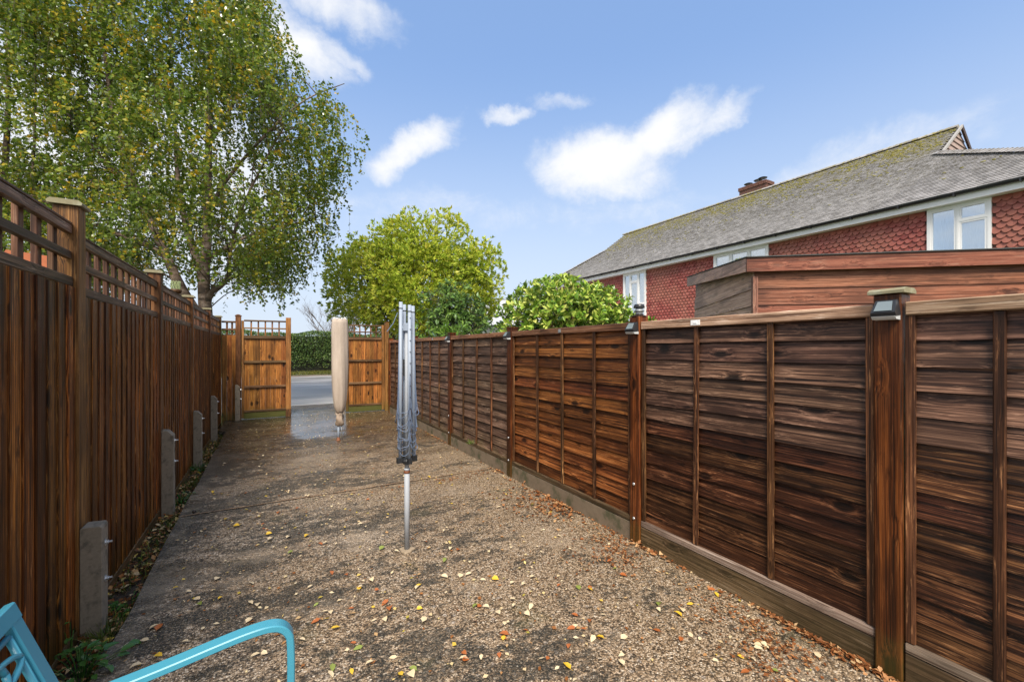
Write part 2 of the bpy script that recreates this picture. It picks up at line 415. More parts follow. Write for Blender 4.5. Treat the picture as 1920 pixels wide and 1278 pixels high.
def road_mat():
    m, N = new_mat('wet asphalt')
    pos = N.n('ShaderNodeNewGeometry').outputs['Position']
    v = N.n('ShaderNodeTexVoronoi', {'Vector': pos, 'Scale': 40.0}).outputs['Color']
    n1 = N.noise(N.mapping(pos, (0.25, 1.1, 1)), 1.0, 7, 0.65)
    col = N.ramp(n1, [(0.36, (0.13, 0.125, 0.12)), (0.50, (0.33, 0.32, 0.31)), (0.66, (0.50, 0.485, 0.47))])  # pale tones stand in for sky reflected off the road; dark ones are damp
    col = N.mix(0.25, col, N.mix(1.0, col, v, 'MULTIPLY'))
    rg = N.m('MULTIPLY_ADD', N.smooth(n1, 0.35, 0.65), 0.25, 0.30)
    finish(N, col, rg, N.noise(pos, 60, 4, 0.6), 0.35, 0.006)
    return m


M['road'] = road_mat()


def soil_mat():
    m, N = new_mat('dark soil')
    pos = N.n('ShaderNodeNewGeometry').outputs['Position']
    n = N.noise(pos, 22, 7, 0.7)
    col = N.ramp(n, [(0.3, (0.014, 0.009, 0.005)), (0.55, (0.055, 0.035, 0.02)), (0.75, (0.12, 0.075, 0.04))])
    finish(N, col, 0.8, n, 0.9, 0.02)
    return m


M['soil'] = soil_mat()


def ground_mat():
    m, N = new_mat('rough grass ground')
    pos = N.n('ShaderNodeNewGeometry').outputs['Position']
    n = N.noise(pos, 3.0, 8, 0.7)
    col = N.ramp(n, [(0.3, (0.020, 0.030, 0.008)), (0.55, (0.050, 0.072, 0.018)), (0.75, (0.105, 0.110, 0.035))])
    finish(N, col, 0.8, n, 0.6, 0.05)
    return m


M['ground'] = ground_mat()


def rooftile_mat():
    m, N = new_mat('grey clay roof tiles with moss')
    ge = N.n('ShaderNodeNewGeometry')
    pos = ge.outputs['Position']
    z = N.n('ShaderNodeSeparateXYZ', {0: pos}).outputs[2]
    rp = N.noise(pos, 4.0, 4, 0.6)
    wn_ = N.m('FRACT', N.m('ADD', ge.outputs['Random Per Island'], N.n('ShaderNodeObjectInfo').outputs['Random']))
    col = N.ramp(N.m('ADD', N.m('MULTIPLY', rp, 0.6), N.m('MULTIPLY', wn_, 0.4)),
                 [(0.2, (0.20, 0.190, 0.185)), (0.45, (0.29, 0.280, 0.275)), (0.6, (0.35, 0.338, 0.335)), (0.85, (0.45, 0.435, 0.435))])
    n2 = N.noise(pos, 1.1, 6, 0.65)
    n3 = N.noise(pos, 11, 5, 0.7)
    brown = N.m('MULTIPLY', N.smooth(n3, 0.46, 0.62), N.smooth(N.m('ADD', z, N.m('MULTIPLY', n2, 1.6)), 6.1, 7.4))
    col = N.mix(N.m('MULTIPLY', brown, 0.75), col, (0.115, 0.10, 0.062))
    ms = N.m('MULTIPLY', N.smooth(N.m('ADD', N.m('MULTIPLY', n3, 0.6), N.m('MULTIPLY', n2, 0.4)), 0.47, 0.60), N.smooth(N.m('ADD', z, N.m('MULTIPLY', n2, 1.5)), 7.6, 8.8))
    col = N.mix(N.m('MULTIPLY', ms, 0.85), col, N.mix(rp, (0.20, 0.19, 0.024), (0.38, 0.30, 0.045)))
    finish(N, col, 0.5, n3, 0.4, 0.01)
    return m


M['rooftile'] = rooftile_mat()


def walltile_mat():
    m, N = new_mat('red clay hung tiles')
    pos = N.n('ShaderNodeNewGeometry').outputs['Position']
    wn_ = N.n('ShaderNodeTexWhiteNoise', {'Vector': N.vm('SNAP', pos, (3.0, 0.157, 0.115))}, noise_dimensions='3D').outputs['Value']
    n1 = N.noise(pos, 0.7, 5, 0.6)
    n2 = N.noise(pos, 26, 5, 0.65)
    col = N.ramp(wn_, [(0.0, (0.225, 0.043, 0.035)), (0.5, (0.31, 0.068, 0.054)), (1.0, (0.39, 0.115, 0.09))])
    col = N.mix(N.m('MULTIPLY', N.smooth(n1, 0.42, 0.62), 0.5), col, (0.36, 0.16, 0.105))
    col = N.mix(N.m('MULTIPLY', N.smooth(n2, 0.5, 0.7), 0.25), col, (0.30, 0.20, 0.15))
    finish(N, col, 0.6, n2, 0.3, 0.004)
    return m


M['walltile'] = walltile_mat()
M['moss'] = plain('roof moss', (0.24, 0.22, 0.045), 0.9, var=0.5, nscale=8)
M['bark_birch'] = None


def birch_bark():
    m, N = new_mat('birch bark')
    tc = N.n('ShaderNodeTexCoord').outputs['Object']
    n1 = N.noise(N.mapping(tc, (3, 3, 11)), 1.0, 6, 0.65)
    n2 = N.noise(tc, 1.6, 4, 0.6)
    col = N.ramp(n1, [(0.36, (0.030, 0.022, 0.017)), (0.48, (0.17, 0.115, 0.085)), (0.62, (0.36, 0.28, 0.23))])
    col = N.mix(N.m('MULTIPLY', N.smooth(n2, 0.45, 0.62), 0.8), col, (0.055, 0.038, 0.027))
    finish(N, col, 0.75, n1, 0.8, 0.03)
    return m


M['bark_birch'] = birch_bark()
M['bark'] = plain('brown bark', (0.085, 0.062, 0.045), 0.85, var=0.4, nscale=18, bstr=0.6)
M['twig'] = plain('grey twigs', (0.125, 0.105, 0.095), 0.8, var=0.2)
G = lambda r, g, b: (r, g, b)
M['birch_leaf'] = leaf_mat('birch leaves', [(0.0, G(.032, .066, .011)), (0.36, G(.110, .180, .028)), (0.60, G(.22, .29, .048)), (0.73, G(.38, .35, .050)),
                                           (0.83, G(.62, .43, .035)), (1.0, G(.66, .36, .04))], 0.45, 0.05, 1.6, 0.52)
M['tree_leaf'] = leaf_mat('yellow green leaves', [(0.0, G(.12, .20, .020)), (0.28, G(.27, .385, .036)), (0.52, G(.43, .51, .055)), (0.76, G(.56, .56, .08)),
                                                 (0.94, G(.50, .42, .08)), (1.0, G(.30, .17, .06))], 0.4, 0.10, 0.9, 0.45)
M['dark_leaf'] = leaf_mat('dark green leaves', [(0.0, G(.04, .09, .02)), (0.5, G(.10, .19, .036)), (1.0, G(.19, .29, .06))], 0.25, 0.16, 1.5, 0.3)
M['lime_leaf'] = leaf_mat('fresh green fronds', [(0.0, G(.055, .13, .015)), (0.5, G(.12, .24, .03)), (1.0, G(.24, .36, .06))], 0.4, 0.1, 1.5, 0.3)
M['laurel_leaf'] = leaf_mat('variegated laurel leaves', [(0.0, G(.045, .115, .016)), (0.35, G(.13, .25, .03)), (0.55, G(.32, .47, .06)), (0.75, G(.54, .61, .13)),
                                                        (0.95, G(.55, .55, .16)), (1.0, G(.5, .4, .12))], 0.25, 0.16, 2.0, 0.35, rough=0.25)
M['hedge_leaf'] = leaf_mat('hedge leaves', [(0.0, G(.035, .075, .022)), (0.5, G(.085, .15, .042)), (0.85, G(.16, .22, .055)), (0.95, G(.13, .12, .04)), (1.0, G(.2, .09, .04))], 0.25, 0.1, 0.9, 0.35)
M['weed_leaf'] = leaf_mat('weed leaves', [(0.0, G(.020, .070, .015)), (0.5, G(.055, .15, .028)), (0.9, G(.11, .22, .045)), (1.0, G(.25, .29, .05))], 0.3, 0.2, 3, 0.2, rough=0.25)
M['grass_blade'] = leaf_mat('grass blades', [(0.0, G(.045, .075, .015)), (0.6, G(.11, .16, .03)), (1.0, G(.24, .24, .07))], 0.3, 0.05, 3, 0.2)
M['verge_blade'] = leaf_mat('verge grass', [(0.0, G(.045, .060, .012)), (0.6, G(.12, .125, .025)), (0.85, G(.21, .18, .045)), (1.0, G(.28, .15, .04))], 0.3, 0.05, 1, 0.4)
M['litter'] = leaf_mat('leaf litter', [(0.0, G(.05, .020, .008)), (0.3, G(.14, .055, .018)), (0.5, G(.30, .11, .03)), (0.68, G(.46, .25, .10)), (0.84, G(.60, .46, .26)), (0.93, G(.55, .40, .05)), (1.0, G(.12, .16, .03))],
                       0.15, 0.1, 6, 0.1)
M['fragments'] = leaf_mat('pale leaf fragments', [(0.0, G(.16, .06, .02)), (0.25, G(.34, .15, .05)), (0.45, G(.52, .38, .20)), (0.75, G(.66, .56, .38)), (0.92, G(.60, .42, .06)), (1.0, G(.2, .22, .05))], 0.12, 0.08, 6, 0.05)
M['crumbs'] = leaf_mat('brown leaf crumbs', [(0.0, G(.09, .030, .010)), (0.5, G(.22, .085, .032)), (0.8, G(.38, .19, .085)), (1.0, G(.52, .37, .20))], 0.1, 0.05, 6, 0.1)
for k, c in (('fall_cream', (.62, .50, .32)), ('fall_yellow', (.62, .40, .035)), ('fall_rust', (.34, .105, .028)), ('fall_green', (.20, .24, .05))):
    M[k] = plain('fallen leaf ' + k[5:], c, 0.45, var=0.25, nscale=60, bstr=0.2)


# ------------------------------------------------------------------ mesh helpers
def link(o, parent=None):
    COL.objects.link(o)
    if parent is not None:
        o.parent = parent
    return o


def obj(name, me, mat=None, parent=None, loc=(0, 0, 0), rot=(0, 0, 0)):
    o = D.objects.new(name, me)
    if mat is not None and not me.materials:
        me.materials.append(mat)
    o.location = loc
    o.rotation_euler = rot
    return link(o, parent)


def obj_m(name, me, parent, loc, mat):
    """a linked piece whose material sits on the object, so alike pieces share one mesh"""
    if not me.materials:
        me.materials.append(mat)
    o = D.objects.new(name, me)
    o.location = loc
    link(o, parent)
    if me.materials[0] != mat:
        o.material_slots[0].link = 'OBJECT'
        o.material_slots[0].material = mat
    return o


def thing(name, label, cat, loc=(0, 0, 0), rotz=0.0, group=None):
    o = D.objects.new(name, None)
    o.empty_display_size = 0.1
    o.location = loc
    o.rotation_euler = (0, 0, rotz)
    tag(o, label, cat, group)
    return link(o)


def tag(o, label=None, cat=None, group=None, kind=None):
    if label:
        o['label'] = label
    if cat:
        o['category'] = cat
    if group:
        o['group'] = group
    if kind:
        o['kind'] = kind
    return o


class MB:
    def __init__(s):
        s.v, s.f = [], []

    def add(s, vs, fs):
        b = len(s.v)
        s.v += [tuple(v) for v in vs]
        s.f += [tuple(i + b for i in f) for f in fs]

    def box(s, x0, x1, y0, y1, z0, z1, mtx=None):
        vs = [Vector((x, y, z)) for z in (z0, z1) for y in (y0, y1) for x in (x0, x1)]
        if mtx is not None:
            vs = [mtx @ v for v in vs]
        s.add(vs, [(0, 2, 3, 1), (4, 5, 7, 6), (0, 1, 5, 4), (2, 6, 7, 3), (0, 4, 6, 2), (1, 3, 7, 5)])

    def prism(s, pts, a0, a1, fn):
        """polygon pts (u,v) extruded from a0 to a1; fn(u,v,a) -> xyz"""
        n = len(pts)
        vs = [fn(u, v, a0) for u, v in pts] + [fn(u, v, a1) for u, v in pts]
        fs = [tuple(range(n))[::-1], tuple(range(n, 2 * n))] + [(i, (i + 1) % n, n + (i + 1) % n, n + i) for i in range(n)]
        s.add(vs, fs)

    def tube(s, pts, rad, n=8, cap=True):
        pts = [Vector(p) for p in pts]
        if not isinstance(rad, (list, tuple)):
            rad = [rad] * len(pts)
        b = len(s.v)
        t0 = (pts[1] - pts[0]).normalized()
        up = Vector((0, 0, 1)) if abs(t0.z) < 0.9 else Vector((1, 0, 0))
        u = t0.cross(up).normalized()
        for i, p in enumerate(pts):
            t = (pts[min(i + 1, len(pts) - 1)] - pts[max(i - 1, 0)]).normalized()
            u = (u - t * u.dot(t))
            u = u.normalized() if u.length > 1e-6 else t.orthogonal().normalized()
            w = t.cross(u)
            for k in range(n):
                a = 2 * math.pi * k / n
                s.v.append(tuple(p + (u * math.cos(a) + w * math.sin(a)) * rad[i]))
        for i in range(len(pts) - 1):
            for k in range(n):
                k2 = (k + 1) % n
                s.f.append((b + i * n + k, b + i * n + k2, b + (i + 1) * n + k2, b + (i + 1) * n + k))
        if cap:
            s.f.append(tuple(b + k for k in range(n))[::-1])
            s.f.append(tuple(b + (len(pts) - 1) * n + k for k in range(n)))

    def lathe(s, prof, n=20, wob=None, c=(0, 0)):
        b = len(s.v)
        for r, z in prof:
            for k in range(n):
                a = 2 * math.pi * k / n
                rr = r * (wob(a, z) if wob else 1)
                s.v.append((c[0] + rr * math.cos(a), c[1] + rr * math.sin(a), z))
        for i in range(len(prof) - 1):
            for k in range(n):
                k2 = (k + 1) % n
                s.f.append((b + i * n + k, b + i * n + k2, b + (i + 1) * n + k2, b + (i + 1) * n + k))
        s.f.append(tuple(b + k for k in range(n))[::-1])
        s.f.append(tuple(b + (len(prof) - 1) * n + k for k in range(n)))

    def bar(s, pts, w, t, side):
        """flat bar swept along pts: width w along the vector side, thickness t across"""
        pts = [Vector(p) for p in pts]
        side = Vector(side).normalized()
        b = len(s.v)
        for i, p in enumerate(pts):
            tg = (pts[min(i + 1, len(pts) - 1)] - pts[max(i - 1, 0)]).normalized()
            nn = tg.cross(side).normalized()
            e = 0.15
            for (a, c) in ((-1, -1 + e * 2), (-1 + e, -1), (1 - e, -1), (1, -1 + e * 2), (1, 1 - e * 2), (1 - e, 1), (-1 + e, 1), (-1, 1 - e * 2)):
                s.v.append(tuple(p + side * (a * w / 2) + nn * (c * t / 2)))
        for i in range(len(pts) - 1):
            for k in range(8):
                k2 = (k + 1) % 8
                s.f.append((b + i * 8 + k, b + i * 8 + k2, b + (i + 1) * 8 + k2, b + (i + 1) * 8 + k))
        s.f.append(tuple(b + k for k in range(8))[::-1])
        s.f.append(tuple(b + (len(pts) - 1) * 8 + k for k in range(8)))

    def mesh(s, name, smooth=False):
        me = D.meshes.new(name)
        me.from_pydata(s.v, [], s.f)
        if smooth:
            me.shade_smooth()
        me.update()
        bm = bmesh.new()
        bm.from_mesh(me)
        bmesh.ops.recalc_face_normals(bm, faces=bm.faces)
        bm.to_mesh(me)
        bm.free()
        return me

    def build(s, name, mat, parent=None, loc=(0, 0, 0), rot=(0, 0, 0), smooth=False):
        return obj(name, s.mesh(name, smooth), mat, parent, loc, rot)


def cham_box(name, x0, x1, y0, y1, z0, z1, ch=0.004):
    bm = bmesh.new()
    r = bmesh.ops.create_cube(bm, size=1.0)
    for v in r['verts']:
        v.co = Vector((x0 + (v.co.x + .5) * (x1 - x0), y0 + (v.co.y + .5) * (y1 - y0), z0 + (v.co.z + .5) * (z1 - z0)))
    bmesh.ops.bevel(bm, geom=bm.edges[:], offset=ch, segments=1, affect='EDGES')
    me = D.meshes.new(name)
    bm.to_mesh(me)
    bm.free()
    return me


def np_mesh(name, V, F):
    me = D.meshes.new(name)
    V = np.asarray(V, dtype=np.float32).reshape(-1, 3)
    F = np.asarray(F, dtype=np.int32)
    k = F.shape[1]
    me.vertices.add(len(V))
    me.vertices.foreach_set('co', V.ravel())
    me.loops.add(F.size)
    me.loops.foreach_set('vertex_index', F.ravel())
    me.polygons.add(len(F))
    me.polygons.foreach_set('loop_start', np.arange(0, F.size, k, dtype=np.int32))
    me.update(calc_edges=True)
    me.validate()
    return me


def unit(a):
    return a / np.maximum(np.linalg.norm(a, axis=1, keepdims=True), 1e-9)


def leaves_np(C, A, Nn, L, Wd, fold=0.25, shape='kite'):
    """many leaves: C base point, A axis, Nn rough normal, L length, Wd width (arrays)"""
    A = unit(A)
    S = unit(np.cross(A, Nn))
    U = np.cross(S, A)
    L = L[:, None]
    Wd = Wd[:, None]
    if shape == 'kite':
        V = np.stack([C, C + A * L * .45 + S * Wd * .5 + U * Wd * fold, C + A * L, C + A * L * .45 - S * Wd * .5 + U * Wd * fold], 1)
        f = np.array([[0, 1, 2], [0, 2, 3]])
    else:
        V = np.stack([C, C + A * L * .28 + S * Wd * .46 + U * Wd * fold, C + A * L * .68 + S * Wd * .38 + U * Wd * fold * .8, C + A * L - U * L * .10,
                      C + A * L * .68 - S * Wd * .38 + U * Wd * fold * .8, C + A * L * .28 - S * Wd * .46 + U * Wd * fold, C + A * L * .5], 1)
        f = np.array([[0, 1, 6], [1, 2, 6], [2, 3, 6], [6, 3, 4], [6, 4, 5], [6, 5, 0]])
    n, k = V.shape[0], V.shape[1]
    F = (np.arange(n)[:, None, None] * k + f[None]).reshape(-1, 3)
    return V.reshape(-1, 3), F


def join_np(parts):
    Vs, Fs, b = [], [], 0
    for V, F in parts:
        Vs.append(V)
        Fs.append(F + b)
        b += len(V)
    return np.concatenate(Vs), np.concatenate(Fs)


def ground_pt(x, y, z=0.0):
    Z = 800 * (CH - z) / (y - 655)
    p = RV * ((x - 960) / 800 * Z) + FV * Z
    return p.x, p.y


def at(x, y, Z):
    p = RV * ((x - 960) / 800 * Z) + FV * Z
    return Vector((p.x, p.y, CH + (655 - y) / 800 * Z))


# ------------------------------------------------------------------ setting
mb = MB()
R_ = 600
mb.add([(-R_, -R_, -.14), (R_, -R_, -.14), (R_, R_, -.14), (-R_, R_, -.14)], [(0, 1, 2, 3)])
tag(mb.build('ground', M['ground']), kind='structure')


def slab(name, y0, y1, x0, x1, top, bot, mat):
    b = bmesh.new()
    nx, ny = 6, max(2, int((y1 - y0) * 2))
    me = D.meshes.new(name)
    vs, fs = [], []
    for j in range(ny + 1):
        for i in range(nx + 1):
            x = x0 + (x1 - x0) * i / nx
            y = y0 + (y1 - y0) * j / ny
            if i == 0:
                x += 0.018 * mnoise.noise((0.3, y * 2.3, 1.1)) + 0.008 * mnoise.noise((0.3, y * 9, 1.1))
            vs.append((x, y, top + 0.006 * mnoise.noise((x * 1.3, y * 1.3, 2.0))))
    for j in range(ny):
        for i in range(nx):
            a = j * (nx + 1) + i
            fs.append((a, a + 1, a + nx + 2, a + nx + 1))
    # rim
    ring = [i for i in range(nx + 1)] + [(j + 1) * (nx + 1) + nx for j in range(ny)] + [ny * (nx + 1) + nx - 1 - i for i in range(nx)] + [(ny - 1 - j) * (nx + 1) for j in range(ny - 1)]
    base_i = len(vs)
    for r in ring:
        vs.append((vs[r][0], vs[r][1], bot))
    nr = len(ring)
    for k in range(nr):
        k2 = (k + 1) % nr
        fs.append((ring[k2], ring[k], base_i + k, base_i + k2))
    b.free()
    me.from_pydata(vs, [], fs)
    me.update()
    return obj(name, me, mat)


tag(slab('driveway', -3.0, 4.692, -.684, 2.52, 0.0, -.13, M['driveway']), kind='structure')
tag(slab('driveway', 4.710, 9.30, -.690, 2.52, 0.0, -.13, M['driveway']), kind='structure')
tag(slab('driveway', 9.312, 12.6, -.80, 3.4, -.002, -.13, M['driveway']), kind='structure')
# debris-filled joint between the slabs
mb = MB()
jy = []
for i in range(61):
    x = -.68 + 3.16 * i / 60
    jy.append((x, 4.701 + 0.010 * mnoise.noise((x * 3, 0, 0)), 0.006 + 0.010 * abs(mnoise.noise((x * 2.1, 5, 0)))))
for i in range(60):
    (xa, ya, wa), (xb, yb, wb) = jy[i], jy[i + 1]
    mb.add([(xa, ya - wa, .0085), (xb, yb - wb, .0085), (xb, yb + wb, .0085), (xa, ya + wa, .0085)], [(0, 1, 2, 3)])
M['joint'] = plain('joint filler', (0.24, 0.15, 0.085), 0.8, var=0.6, nscale=30, dirt=(0.055, 0.04, 0.028), dirt_amt=0.9)
tag(mb.build('driveway_joint', M['joint']), kind='structure')
mb = MB()
nseg = 40
for i in range(nseg + 1):
    y = -2 + 12.6 * i / nseg
    zz = -.05 - .05 * max(0, min(1, (y - 3) / 3))
    mb.v += [(-1.0, y, zz + .012 * mnoise.noise((1, y * 3, 0))), (-.83, y, zz + .025 * mnoise.noise((2, y * 3, 0))), (-.66, y, zz - .01 + .02 * mnoise.noise((3, y * 3, 0)))]
for i in range(nseg):
    for k in range(2):
        a = i * 3 + k
        mb.f.append((a, a + 1, a + 4, a + 3))
tag(mb.build('soil_strip', M['soil'], smooth=True), kind='structure')
mb = MB()
mb.add([(-60, 12.6, -.03), (80, 12.6, -.03), (80, 26.6, -.03), (-60, 26.6, -.03), (-60, 12.6, -.15), (80, 12.6, -.15), (80, 26.6, -.15), (-60, 26.6, -.15)],
       [(0, 1, 2, 3), (0, 4, 5, 1), (2, 6, 7, 3)])
tag(mb.build('road', M['road']), kind='structure')
mb = MB()
mb.box(-60, 80, 26.6, 26.72, -.14, .03)
M['kerb'] = plain('kerb stone', (0.16, 0.13, 0.105), 0.8, nscale=10, var=0.3)
tag(mb.build('road_kerb', M['kerb']), kind='structure')
mb = MB()
mb.add([(-60, 26.72, .02), (80, 26.72, .02), (80, 36, .06), (-60, 36, .06)], [(0, 1, 2, 3)])
tag(mb.build('verge_ground', M['ground']), kind='structure')
nb = 9000
C = np.stack([rng.uniform(-4, 9, nb), rng.uniform(26.7, 30.6, nb), np.full(nb, .02)], 1)
V, F = leaves_np(C, np.stack([rng.normal(0, .5, nb), rng.normal(0, .5, nb), np.ones(nb)], 1), rng.normal(size=(nb, 3)), rng.uniform(.06, .16, nb), rng.uniform(.02, .05, nb))
tag(obj('verge_grass', np_mesh('verge_grass', V, F), M['verge_blade']), 'strip of mossy verge grass in front of the hedge', kind='stuff')

# ------------------------------------------------------------------ right-hand panel fence
XF = 2.44
fr = thing('panel_fence', 'dark brown waney-lap panel fence running along the right side of the concrete drive', 'fence', (XF, 0, 0))
PY = [-1.10, .83, 2.36, 4.32, 6.22, 8.15, 10.06]
TOPZ = 1.68


def lap_board(L, hgt, seed):
    """one overlapping board, wavy lower edge; local x = outward(-), y = along, z up from the lower edge"""
    n = 10
    vs, fs = [], []
    for i in range(n + 1):
        y = L * i / n
        w = .004 * mnoise.noise((y * 3.1, seed * 7.7, 0)) + .003 * mnoise.noise((y * 9.1, seed * 3.3, 4))
        b = .002 * mnoise.noise((y * 2.3, seed * 5.1, 9))
        vs += [(-.022 + b, y, w), (-.002 + b, y, hgt + .018), (.005 + b, y, hgt + .018), (-.009 + b, y, w)]
    for i in range(n):
        for k in range(4):
            k2 = (k + 1) % 4
            fs.append((i * 4 + k, i * 4 + k2, i * 4 + 4 + k2, i * 4 + 4 + k))
    fs += [(0, 3, 2, 1), tuple(n * 4 + k for k in range(4))]
    me = D.meshes.new('fence_board')
    me.from_pydata(vs, [], fs)
    bm = bmesh.new(); bm.from_mesh(me); bmesh.ops.recalc_face_normals(bm, faces=bm.faces); bm.to_mesh(me); bm.free()
    return me


panel_mats = ['lap_dark', 'lap_dark', 'lap_red', 'lap_grey', 'lap_grey', 'lap_grey']
rail_mats = ['rail_pale', 'rail_pale', 'rail_red', 'rail_red', 'rail_red', 'rail_red']
nbays = [3, 3, 4, 4, 4, 4]
batten_y = {0: [-.45, .10, .50], 1: [1.36, 1.844], 2: [2.85, 3.31, 3.75]}
lens_cache = {}
for p in range(6):
    y0, y1 = PY[p] + .052, PY[p + 1] - .052
    L = y1 - y0
    nrow = 13
    pitch = (1.625 - .185) / nrow
    key = round(L, 2)
    if key not in lens_cache:
        lens_cache[key] = [lap_board(L - .006, pitch, s + len(lens_cache) * 9) for s in range(5)]
    for r in range(nrow):
        o = obj_m('fence_board', lens_cache[key][(r * 3 + p) % 5], fr, (.028 + rnd.uniform(-.003, .003), y0 + .003, .185 + r * pitch + rnd.uniform(-.004, .004)), M['lap_wet' if p < 2 and r < 7 + (r * 7 + p * 3) % 2 else panel_mats[p]])
        o.rotation_euler = (rnd.uniform(-.0025, .0025), 0, 0)
    # battens
    bys = batten_y.get(p) or [y0 + L * k / nbays[p] for k in range(1, nbays[p])]
    bm_ = cham_box('batten', -.014, .004, -.017, .017, 0, 1.43, .003)
    for by in bys + [y0 + .018, y1 - .018]:
        o = obj_m('batten', bm_, fr, (.002 + rnd.uniform(-.003, .003), by, .192), M['batten'])
        o.rotation_euler = (rnd.uniform(-.004, .004), rnd.uniform(-.003, .003), 0)
    obj_m('top_rail', cham_box('top_rail', -.022, .045, 0, L - .004, -.058, .0, .005), fr, (0, y0 + .002, TOPZ), M[rail_mats[p]])
    obj_m('bottom_rail', cham_box('bottom_rail', -.020, .04, 0, L - .004, 0, .042, .004), fr, (0, y0 + .002, .147), M['sill_grey' if p < 2 else 'gravel_wood'])
    obj_m('gravel_board', cham_box('gravel_board', -.012, .03, 0, L - .002, 0, .146 + (.0), .004), fr, (-.006, y0 + .001, -.02 + .018), M['gravel_wood' if p < 2 else 'gravel_conc'])
pm = cham_box('post', -.05, .05, -.05, .05, -.05, 1.72, .005)
capm = MB()
capm.prism([(-.066, 0), (.066, 0), (.066, .012), (.045, .024), (-.045, .024), (-.066, .012)], -.066, .066, lambda u, v, a: (u, a, v))
cap_me = capm.mesh('post_cap')
bolt = MB()
bolt.lathe([(.012, 0), (.012, .004), (.008, .008), (.003, .009)], 10)
bolt_me = bolt.mesh('bolt', True)
for i, y in enumerate(PY):
    o = obj_m('post', pm, fr, (.020, y, 0), M['post_red'])
    o.rotation_euler = (rnd.uniform(-.003, .003), 0, 0)
    if i in (1,):
        obj_m('post_cap', cap_me, o, (0, 0, 1.722), M['cap_moss'])
    elif i == 2:
        cm = MB(); cm.lathe([(.055, 0), (.055, .008), (.045, .012)], 20)
        cm.build('post_cap', M['batten'], o, (0, 0, 1.7205), smooth=False)
    else:
        cm = MB(); cm.box(-.054, .054, -.054, .054, 0, .012)
        cm.build('post_cap', M['post_red'], o, (0, 0, 1.7205))
    if i in (2, 3, 4):
        for z in (.45, .19):
            b = obj_m('bolt', bolt_me, o, (-.0505, .004, z), M['zinc'])
            b.rotation_euler = (0, -math.pi / 2, 0)
# metal brackets on the top rails
br = MB()
br.box(-.0035, 0, -.034, .034, -.017, .017)
br.box(-.006, -.003, -.012, .012, -.006, .006)
br_me = br.mesh('bracket')
for (y, z) in ((1.83, 1.648), (3.33, 1.650), (7.0, 1.65)):
    o = obj_m('bracket', br_me, fr, (-.0235, y, z), M['upvc' if y < 2 else 'zinc'])
    if y > 2:
        o.scale = (1, .6, 1)

# solar lights on the posts, each fixed to the post front
SL = [(1, 'largest black solar light, on the nearest fence post below its flat pale cap'),
      (2, 'black solar light fixed to the fence post under the round lantern'),
      (3, 'small black solar light on the fence post between the laurel and the russet panel'),
      (4, 'farthest small black solar light on the right fence, beyond the laurel bush')]


def solar_light():
    root = thing('solar_light', SL[0][1], 'solar light', group='solar lights on the right fence posts')
    b = MB()
    # side profile (depth u towards the drive, height v)
    b.prism([(0, -.03), (.052, -.036), (.058, -.020), (.026, .034), (0, .040)], -.046, .046, lambda u, v, a: (-u, a * (1 - .22 * max(0, v + .036) / .076), v))
    b.build('housing', M['black_plastic'], root)
    s = MB()
    nn = Vector((-.054, 0, .032)).normalized()
    p0, p1 = Vector((-.0565, 0, -.013)), Vector((-.0305, 0, .0295))
    q = [p0 + Vector((0, -.032, 0)), p0 + Vector((0, .032, 0)), p1 + Vector((0, .026, 0)), p1 + Vector((0, -.026, 0))]
    q2 = [v + nn * .002 for v in q]
    s.add(q + q2, [(4, 5, 6, 7), (0, 1, 5, 4), (1, 2, 6, 5), (2, 3, 7, 6), (3, 0, 4, 7)])
    s.build('solar_panel', M['solar'], root)
    l = MB()
    l.prism([(0, -.052), (.040, -.050), (.054, -.038), (.050, -.0365), (0, -.0305)], -.043, .043, lambda u, v, a: (-u, a, v))
    l.build('lens', M['lens'], root)
    return root


def copy_tree(o, parent=None):
    c = o.copy()
    COL.objects.link(c)
    if parent is not None:
        c.parent = parent
    for ch in list(o.children):
        copy_tree(ch, c)
    return c


sl0 = solar_light()
for k, (i, lab) in enumerate(SL):
    o = sl0 if k == 0 else copy_tree(sl0)
    o.location = (XF + .020 - .0505, PY[i] - (.0 if i else 0), 1.655 if i == 1 else 1.64)
    o['label'] = lab
# round lantern on top of post 2
ln = thing('post_lantern', 'small round solar lantern with black lid standing on top of a fence post', 'lantern', (XF + .02, PY[2], 1.733))
b = MB(); b.lathe([(.030, 0), (.034, .004), (.030, .010)], 20); b.build('foot', M['black_plastic'], ln, smooth=True)
b = MB(); b.lathe([(.026, .010), (.028, .03), (.026, .055)], 20); b.build('lens', M['lens'], ln, smooth=True)
b = MB(); b.lathe([(.036, .027), (.038, .030), (.036, .034)], 20); b.build('ring', M['black_plastic'], ln, smooth=True)
b = MB(); b.lathe([(.040, .056), (.043, .060), (.036, .082), (.030, .085)], 20); b.build('lid', M['black_plastic'], ln, smooth=True)

# ------------------------------------------------------------------ left-hand fence
XL = -.865   # front face of the posts
fl = thing('board_fence', 'tall brown fence of vertical boards topped with open trellis along the left side', 'fence', (XL, 0, 0))
LY = [1.07, 3.05, 4.98, 6.86, 8.74, 10.55]
LH = [2.24, 2.24, 2.19, 2.17, 2.165, 2.16]


def feather_board(w, h):
    m = MB()
    # thicker near edge overlapping the next; small round shoulders
    m.prism([(0, 0), (.013, .002), (.0145, .008), (.006, w + .016), (0, w + .016)], 0, h, lambda u, v, a: (u, v, a))
    return m.mesh('fence_board')


